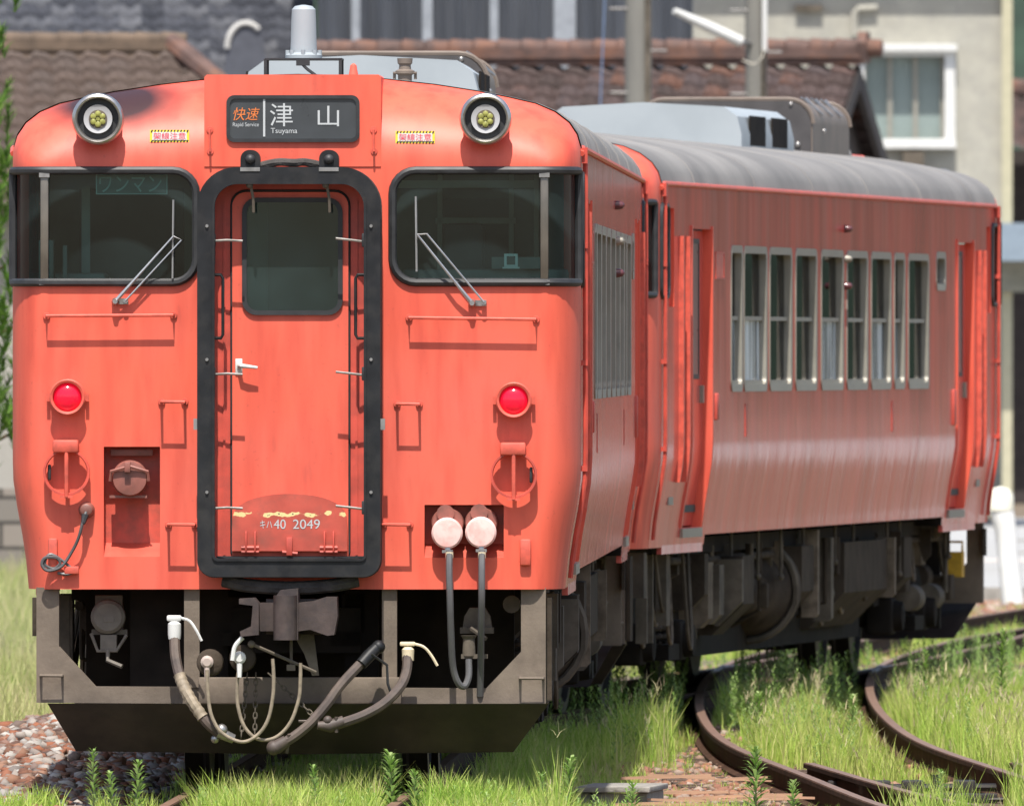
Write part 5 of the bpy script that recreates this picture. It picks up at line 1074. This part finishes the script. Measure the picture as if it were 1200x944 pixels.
def ridge(par, x0, x1, z, m, big=1.0):
    g = MB(); g.box(x0, x1, -.17 * big, .17 * big, z - .02, z + .05); g.box(x0 - .02, x1 + .02, -.20 * big, .20 * big, z + .05, z + .085); g.box(x0, x1, -.13 * big, .13 * big, z + .085, z + .15)
    o = g.build('ridge', m, par, smooth=0)
    g = MB(); k = x0
    while k < x1: g.lathe([(.10 * big, k), (.115 * big, k + .02), (.095 * big, k + .26), (.08, k + .27)], (0, 0, z + .16), 'x', 12); k += .27
    g.build('ridge_cap', m, o)
    return o
# house A: red-brown tiled roof, gable to the right, turned ten degrees
YA = 228; xr, _, zr = WP(1006, 63, YA); hA = empty('tiled_house', (xr, YA, 0), R(-10)); WA = 6.21; run = 3.0; pit = R(27); zr -= .12
sl = tile_slope(WA, run, pit, M_TILE, 'roof', hA, -WA, -1); sl.location.z = zr
sl = tile_slope(WA, run, pit, M_TILE, 'roof', hA, -WA, 1); sl.location.z = zr
ridge(hA, -WA, .03, zr + .02, M_RIDGE)
z_e = zr - run * math.tan(pit)
g = MB()
for s in (-1, 1): g.add([(-.05, 0, zr - .02), (.02, 0, zr - .02), (.02, s * run, z_e - .02), (-.05, s * run, z_e - .02), (-.05, 0, zr - .26), (.02, 0, zr - .26), (.02, s * run, z_e - .26), (-.05, s * run, z_e - .26)], [[0, 1, 2, 3], [4, 7, 6, 5], [1, 5, 6, 2], [0, 3, 7, 4], [3, 2, 6, 7], [0, 4, 5, 1]])
g.build('bargeboard', M_DARKWOOD, hA, smooth=0)
g = MB(); n_ = [(-run + .15, -.25), (run - .15, -.25), (run - .15, z_e - .06), (0, zr - .10), (-run + .15, z_e - .06)]; v = [(-.22, y, z) for y, z in n_] + [(-WA + .4, y, z) for y, z in n_]; g.add(v, [[0, 1, 2, 3, 4], [9, 8, 7, 6, 5]] + [[i, i + 5, (i + 1) % 5 + 5, (i + 1) % 5] for i in range(5)]); g.build('wall', M_DARKWOOD, hA, smooth=0)
g = MB(); g.box(-.7, -.45, -.12, .12, zr - .62, zr - .3); g.build('gable_vent', M_DARKWOOD, hA)
g = MB(); g.prism([(-.16, 0), (.16, 0), (.2, .22), (.1, .34), (-.1, .34), (-.2, .22)], -.05, .05); o = g.build('ridge_end_tile', M_RIDGE, hA); o.location = (.06, 0, zr + .02); o.rotation_euler.z = R(90)
for k in range(2): MB().box(-2 - k * 2.7, -.9 - k * 2.7, -run + .58, -run + .62, .8, 2.1).build('window', M_SIGNBK, hA)
tag(hA, 'low house with red-brown wavy tiled roof and dark gable end behind the railcars', 'house', 'houses behind the yard')
# house B: brown tiled hip roof at far left
YB = 216; xr, _, zr = WP(212, 48, YB); hB = empty('tiled_house', (xr, YB, 0), R(3)); zr -= .1
sl = tile_slope(12, 3.6, R(26), M_TILEB, 'roof', hB, -10.2, -1, hip=1.8); sl.location.z = zr
sl = tile_slope(12, 3.6, R(26), M_TILEB, 'roof', hB, -10.2, 1, hip=1.8); sl.location.z = zr
g = MB(); g.add([(0, 0, zr), (1.8, -3.6, zr - 3.6 * math.tan(R(26))), (1.8, 3.6, zr - 3.6 * math.tan(R(26)))], [[0, 1, 2]]); g.build('hip_slope', M_TILEB, hB, fix=False, smooth=0)
g = MB(); g.tube([(-.1, 0, zr + .08), (1.85, -3.65, zr - 3.6 * math.tan(R(26)) + .06)], .11, 8); g.tube([(-.1, 0, zr + .08), (1.85, 3.65, zr - 3.6 * math.tan(R(26)) + .06)], .11, 8); g.build('hip_ridge', M_RIDGE2 if 'M_RIDGE2' in globals() else M_RIDGE, hB)
ridge(hB, -10.2, .05, zr - .05, mat('brown_ridge', (.12, .085, .06), .85, var=.3, scale=5), .75)
g = MB().box(-9.6, 1.2, -3.0, 3.0, -.25, zr - 1.6); g.build('wall', M_PLASTER, hB, smooth=0)
g = MB(); [g.box(-9 + k * 2.4, -7.6 + k * 2.4, -3.03, -2.99, .9, 2.1) for k in range(4)]; g.build('window', M_SIGNBK, hB)
tag(hB, 'brown tiled house with hipped roof end at the upper left', 'house', 'houses behind the yard')
# house C: blue-grey tiles higher up behind
YC = 250; xr, _, zr = WP(372, -60, YC); hC = empty('tiled_house', (xr, YC, 0), R(2)); run = 3.9
sl = tile_slope(16, run, R(30), M_TILEG, 'roof', hC, -16, -1); sl.location.z = zr
sl = tile_slope(16, run, R(30), M_TILEG, 'roof', hC, -16, 1); sl.location.z = zr
ridge(hC, -16, 0, zr, mat('grey_ridge', (.08, .085, .105), .7, var=.3, scale=5), 1.2)
MB().box(-15.4, -.5, -3.3, 3.3, -.25, zr - 2.0).build('wall', M_PLASTER, hC, smooth=0)
q = MB(); q.add([(-.02, 0, zr), (.03, 0, zr), (.03, -run, zr - run * math.tan(R(30))), (-.02, -run, zr - run * math.tan(R(30))), (-.02, 0, zr - .4), (.03, 0, zr - .4), (.03, -run, zr - run * math.tan(R(30)) - .4), (-.02, -run, zr - run * math.tan(R(30)) - .4)], [[0, 1, 2, 3], [4, 7, 6, 5], [1, 5, 6, 2], [0, 3, 7, 4], [3, 2, 6, 7], [0, 4, 5, 1]]); q.build('bargeboard', M_DARKWOOD, hC, smooth=0)
# short lower ridge with a pale-rimmed end tile sitting on the slope
ox, oy, oz = WP(288, 52, YC - 3); e2 = empty('ridge_ornament', (0, 0, 0), 0, hC)
inv = Matrix.Translation((xr, YC, 0)) @ Matrix.Rotation(R(2), 4, 'Z'); L0 = inv.inverted() @ Vector((ox, oy, oz))
g = MB(); arc = [(.22 * math.cos(R(t)) * (1.0), .05 + .30 * math.sin(R(t))) for t in range(0, 181, 12)]; g.prism([(L0.x + x, L0.z + z - .1) for x, z in [(.26, -.35)] + arc + [(-.26, -.35)]], L0.y - .05, L0.y + .7); g.build('end_tile', mat('slate_dark', (.075, .08, .10), .6), e2)
g = MB().tube([(L0.x + x * 1.02, L0.y - .06, L0.z + z - .1) for x, z in arc[4:]], .035, 8); g.build('rim', mat('pale_rim', (.5, .49, .47), .7), e2)
tag(hC, 'taller house with blue-grey tiled roof behind the brown one', 'house', 'houses behind the yard')
# corrugated metal wall building
YD = 246; x0 = (372 - 600) / FPX * YD; x1 = (812 - 600) / FPX * YD; hD = empty('metal_clad_house', ((x0 + x1) / 2, YD, 0)); hwid = (x1 - x0) / 2
nn_ = 60; v = []; f = []
for k in range(nn_ * 4 + 1):
    x = -hwid + 2 * hwid * k / (nn_ * 4); y = .035 * math.sin(k / 4 * 2 * math.pi); v += [(x, y, -.25), (x, y, 8.2)]
for k in range(nn_ * 4): f.append([2 * k, 2 * k + 1, 2 * k + 3, 2 * k + 2])
MB().add(v, f).build('wall', mat('corrugated_grey', (.095, .105, .125), .55, var=.3, scale=1.5, vstretch=(4, 1, .2), dark=(.16, .17, .19), damt=.7, dscale=2), hD, fix=False)
MB().box(-hwid, hwid, .06, 6, -.25, 8.15).build('core', M_PLASTER, hD, smooth=0)
for px, wd in ((417, .05), (501, .06), (579, .05), (662, .13)):
    x = (px - 600) / FPX * YD - (x0 + x1) / 2; MB().box(x - wd, x + wd, -.09, -.03, -.25, 8.2).build('downpipe', mat('pale_strip', (.25, .27, .30), .6, var=.15), hD)
MB().add([(-hwid - .4, -.6, 8.1), (hwid + .4, -.6, 8.1), (hwid + .4, 3, 9.4), (-hwid - .4, 3, 9.4), (-hwid - .4, 6.6, 8.1), (hwid + .4, 6.6, 8.1)], [[0, 1, 2, 3], [3, 2, 5, 4]]).build('roof', M_TILEG, hD, smooth=0)
tag(hD, 'dark grey corrugated metal wall with pale vertical strips above the tiled ridge', 'building', 'houses behind the yard')
# cream building with white-framed window
YE = 285; sE = YE / FPX; x0 = (800 - 600) * sE; x1 = (1186 - 600) * sE; hE = empty('rendered_house', ((x0 + x1) / 2, YE, 0)); hw_ = (x1 - x0) / 2
EX = lambda px: (px - 600) * sE - (x0 + x1) / 2; EZ = lambda py: HCAM - (py - HOR) * sE
M_CREAMW = mat('cream_render', (.36, .345, .295), .9, var=.1, scale=3, bump=.3, bscale=15, dark=(.25, .245, .225), damt=.6, dscale=5)
wl = MB().box(-hw_, hw_, 0, 7, -.2, 8.6).build('wall', M_CREAMW, hE, smooth=0)
cut(wl, [MB().box(EX(1012), EX(1108), -.2, .5, EZ(165), EZ(64)), MB().box(EX(1060), EX(1200), -.5, 6, -.6, EZ(348))])
g = MB().ring(rrect(EX(1005), EX(1119), EZ(174), EZ(52), .01, 1), rrect(EX(1013), EX(1107), EZ(163), EZ(66), .01, 1), -.12, .05); wn = g.build('window_frame', M_WHITE, hE, smooth=0)
g = MB(); g.box(EX(1000), EX(1121), -.25, -.02, EZ(60), EZ(53)); g.box(EX(1002), EX(1120), -.22, -.02, EZ(174), EZ(166)); g.build_each('window_sill', M_WHITE, wn)
g = MB(); [g.box(EX(p) - .03, EX(p) + .03, .1, .14, EZ(164), EZ(65)) for p in (1013, 1043, 1073, 1105)]; g.build('sash', M_ALU, wn)
MB().box(EX(1010), EX(1110), .2, .22, EZ(166), EZ(62)).build('pane', mat('window_pane', (.22, .27, .26), .25, var=.1, scale=2), wn)
MB().box(EX(1174), EX(1186), -.15, .0, -.2, 8.6).build('corner_post', mat('yellow_cream', (.42, .39, .27), .8, var=.08), hE, smooth=0)
MB().box(EX(1165), EX(1230), -1.2, 0, EZ(306), EZ(262)).build('awning', mat('blue_grey_awning', (.20, .25, .30), .6, var=.1), hE, smooth=0)
MB().box(EX(1160), EX(1230), -.3, .05, EZ(342), EZ(306)).build('fascia', mat('cream_fascia', (.26, .245, .19), .8), hE, smooth=0)
g = MB(); g.box(EX(932), EX(964), -.12, 0, EZ(13), EZ(6)); g.build('vent', M_GREYBOX, hE)
MB().tube([(EX(1001), -.08, EZ(42)), (EX(1001), -.08, EZ(16)), (EX(1006), -.08, EZ(10)), (EX(1028), -.08, EZ(9))], .045, 8).build('pipe', M_CREAMW, hE)
MB().box(EX(1058), EX(1082), -.3, 0, EZ(196), EZ(178)).build('outdoor_unit', M_GREYBOX, hE)
MB().add([(-hw_ - .5, -.8, 8.5), (hw_ + .5, -.8, 8.5), (hw_ + .5, 3.5, 10), (-hw_ - .5, 3.5, 10), (-hw_ - .5, 7.8, 8.5), (hw_ + .5, 7.8, 8.5)], [[0, 1, 2, 3], [3, 2, 5, 4]]).build('roof', M_TILEG, hE, smooth=0)
tag(hE, 'two-storey cream rendered building with a white-framed window and open garage', 'building', 'houses behind the yard')
# far building and hill at the right edge
YF = 330; x0 = (1176 - 600) / FPX * YF; hF = empty('tiled_house', (x0 + 4, YF, 0)); FZf = lambda py: HCAM - (py - HOR) / FPX * YF
MB().box(-3.9, 5, .8, 6, -.2, FZf(175)).build('wall', M_DARKWOOD, hF, smooth=0)
sl = tile_slope(9.2, 2.2, R(24), M_TILE, 'roof', hF, -4.2, -1); sl.location.z = FZf(112)
ridge(hF, -4.2, 5, FZf(112), M_RIDGE); tag(hF, 'small dark house with tiled eave at the far right edge', 'house', 'houses behind the yard')
g = MB(); v = []; f = []; N_ = 40
for j in range(13):
    for i in range(N_ + 1):
        x = -220 + 440 * i / N_; t = j / 12; v.append((x, 620 + 160 * t, -2 + 62 * math.sin(t * math.pi / 2) * (.75 + .25 * fbm(i * .35, j * .1, .6, 4))))
for j in range(12):
    for i in range(N_): a = j * (N_ + 1) + i; f.append([a, a + 1, a + N_ + 2, a + N_ + 1])
tag(g.add(v, f).build('wooded_hill', mat('hill_green', (.014, .030, .017), .9, var=.5, scale=.35, bump=1, bscale=.6), fix=False), kind='structure')
# garden wall of stone blocks at the left and a grey shed
def stone_mat():
    m = bpy.data.materials.new('stone_blocks'); t, b, N, L = nodes(m); tc = N.new('ShaderNodeTexCoord'); br = N.new('ShaderNodeTexBrick'); mp = N.new('ShaderNodeMapping'); mp.inputs['Rotation'].default_value = (R(90), 0, 0); L.new(tc.outputs['Object'], mp.inputs[0]); L.new(mp.outputs[0], br.inputs[0])
    br.inputs['Scale'].default_value = 1; br.inputs['Brick Width'].default_value = .5; br.inputs['Row Height'].default_value = .26; br.inputs['Mortar Size'].default_value = .02; br.inputs['Color1'].default_value = (.24, .21, .18, 1); br.inputs['Color2'].default_value = (.15, .14, .125, 1); br.inputs['Mortar'].default_value = (.05, .045, .04, 1)
    L.new(br.outputs[0], b.inputs['Base Color']); b.inputs['Roughness'].default_value = .9; return m
x0 = (-60 - 600) / FPX * 212
w_ = MB().box(x0 - 14, x0 + 6, 211.7, 212.2, -.3, HCAM - (572 - HOR) / FPX * 212).build('stone_wall', stone_mat(), smooth=0); tag(w_, 'low wall of grey-brown stone blocks behind the meadow at left', 'wall')
e = empty('garden_shed', (x0 - 1, 214, 0)); MB().box(-8, 5.5, 0, .9, -.25, HCAM - (470 - HOR) / FPX * 214).build('wall', mat('shed_grey', (.33, .36, .36), .8, var=.1, scale=2), e, smooth=0); MB().box(-8.4, 5.8, -.4, 1.0, HCAM - (470 - HOR) / FPX * 214, HCAM - (462 - HOR) / FPX * 214).build('roof', M_RIDGE, e, smooth=0)
tag(e, 'grey shed with a thin brown roof behind the stone wall at left', 'shed')

# utility poles and street lamp
M_POLE = mat('pole_concrete', (.19, .185, .165), .85, var=.15, scale=3, vstretch=(1, 1, .2), dark=(.10, .095, .09), damt=.7)
def pole(px, Y, r, label):
    x = (px - 600) / FPX * Y; e = empty('utility_pole', (x, Y, -.2)); MB().lathe([(r * 1.12, 0), (r, 6), (r * .9, 11.5)], (0, 0, 0), 'z', 20).build('shaft', M_POLE, e)
    MB().box(-.9, .9, -.06, .06, 10.6, 10.72).build('crossarm', M_STEEL, e)
    for q in (-.8, -.3, .3, .8): MB().lathe([(.05, 10.72), (.07, 10.78), (.04, 10.84), (.06, 10.9), (.02, 10.95)], (q, 0, 0), 'z', 12).build('insulator', M_WHITE, e)
    MB().tube([(r * .7, -r * 1.05, 3), (r * .7, -r * .95, 10)], .03, 8).build('conduit', M_GREYBOX, e)
    g = MB(); [g.tube([((-1) ** k * r * .8, -r * .5, 3 + .45 * k), ((-1) ** k * (r + .16), -r * .5, 3 + .45 * k)], .012, 6) for k in range(15)]; g.build_each('step_bolt', M_STEEL, e)
    return tag(e, label, 'utility pole', 'utility poles')
p1 = pole(748, 221, .145, 'thicker grey concrete pole in front of the corrugated wall')
p2 = pole(886, 222, .118, 'slimmer concrete pole beside the slanted white lamp')
g = MB(); a = WP(896, 60, 221.7); b_ = WP(896, -40, 221.7); e = empty('cable_guard', a); MB().tube([(0, 0, 0), (0, 0, b_[2] - a[2])], .028, 8).build('tube', M_WHITE, e)
MB().tube(smoothpath([(0, 0, .05), (-.03, -.1, -.07), (-.12, -.12, -.14), (-.24, -.1, -.1)]), .008, 6).build('cable', M_ALU, e); tag(e, 'thin white cable tube fastened to the slimmer pole', 'cable guard')
p0 = Vector(WP(790, 13, 221.5)); p1_ = Vector(WP(868, 49, 221.8)); d = (p1_ - p0).normalized(); e = empty('street_lamp', p1_)
MB().tube([Vector((0, 0, 0)), (p0 - p1_) * .5, (p0 - p1_)], [.06, .06, .035], 12).build('lamp_housing', M_WHITE, e); MB().tube([(0, 0, 0), (.12, .12, -.02)], .03, 8).build('bracket', M_STEEL, e)
tag(e, 'white slanted tube street lamp fixed to the slimmer pole', 'street lamp')
a = WP(710, -30, 219); b_ = WP(701, 180, 219); e = MB().tube([a, b_], .009, 6).build('overhead_cable', mat('cable_blue', (.14, .2, .32), .6)); tag(e, 'thin bluish cable hanging in front of the tiled roof', 'cable')

# ------------------------------------------------------------------ pine tree at the left
def pine(x, Y, H_, label):
    e = empty('pine_tree', (x, Y, -.2)); M_BARK = mat('pine_bark', (.11, .07, .05), .9, var=.3, bump=.8, bscale=10)
    MB().tube(smoothpath([(0, 0, 0), (.08, 0, H_ * .3), (-.05, .05, H_ * .6), (0, 0, H_ * .97)]), [.14 * (1 - i / 26) + .02 for i in range(25)], 10).build('trunk', M_BARK, e)
    g = MB(); tips = []
    for k in range(150):
        z = H_ * (.14 + .83 * (k / 150)); a = k * 2.4; L_ = (1.0 - (z / H_) * .72) * 1.3 * random.uniform(.85, 1.05); c = Vector((0, 0, z)); d = Vector((math.cos(a), math.sin(a), .28)); pts = [c, c + d * L_ * .5, c + d * L_ + Vector((0, 0, .12))]
        g.tube(pts, [.035, .022, .01], 6)
        for t in np.linspace(.25, 1, 9):
            for _ in range(4): tips.append(c + d * L_ * t + Vector((random.uniform(-.27, .27), random.uniform(-.27, .27), random.uniform(-.1, .25))))
    g.build('branches', M_BARK, e)
    V = []; F = []
    for p in tips:
        ax = Vector((random.uniform(-.4, .4), random.uniform(-.4, .4), 1)).normalized()
        for k in range(46):
            b0 = p + ax * random.uniform(-.02, .2); d = (ax * random.uniform(.5, 1) + Vector((random.uniform(-.7, .7), random.uniform(-.7, .7), random.uniform(-.2, .4)))).normalized() * random.uniform(.08, .13); s = d.cross(Vector((random.random(), random.random(), random.random()))).normalized() * .0065
            i = len(V); V += [b0 - s, b0 + s, b0 + d]; F.append([i, i + 1, i + 2])
    o = fastmesh('crown', np.array([v[:] for v in V]), np.array(F), island_mat('pine_needles', [(.05, .12, .02), (.10, .22, .035), (.17, .32, .05), (.26, .42, .08)], .5, .4)); o.parent = e
    return tag(e, label, 'pine tree')
pine(-4.68, 150, 10.5, 'bright green pine tree at the left edge beside the leading railcar')
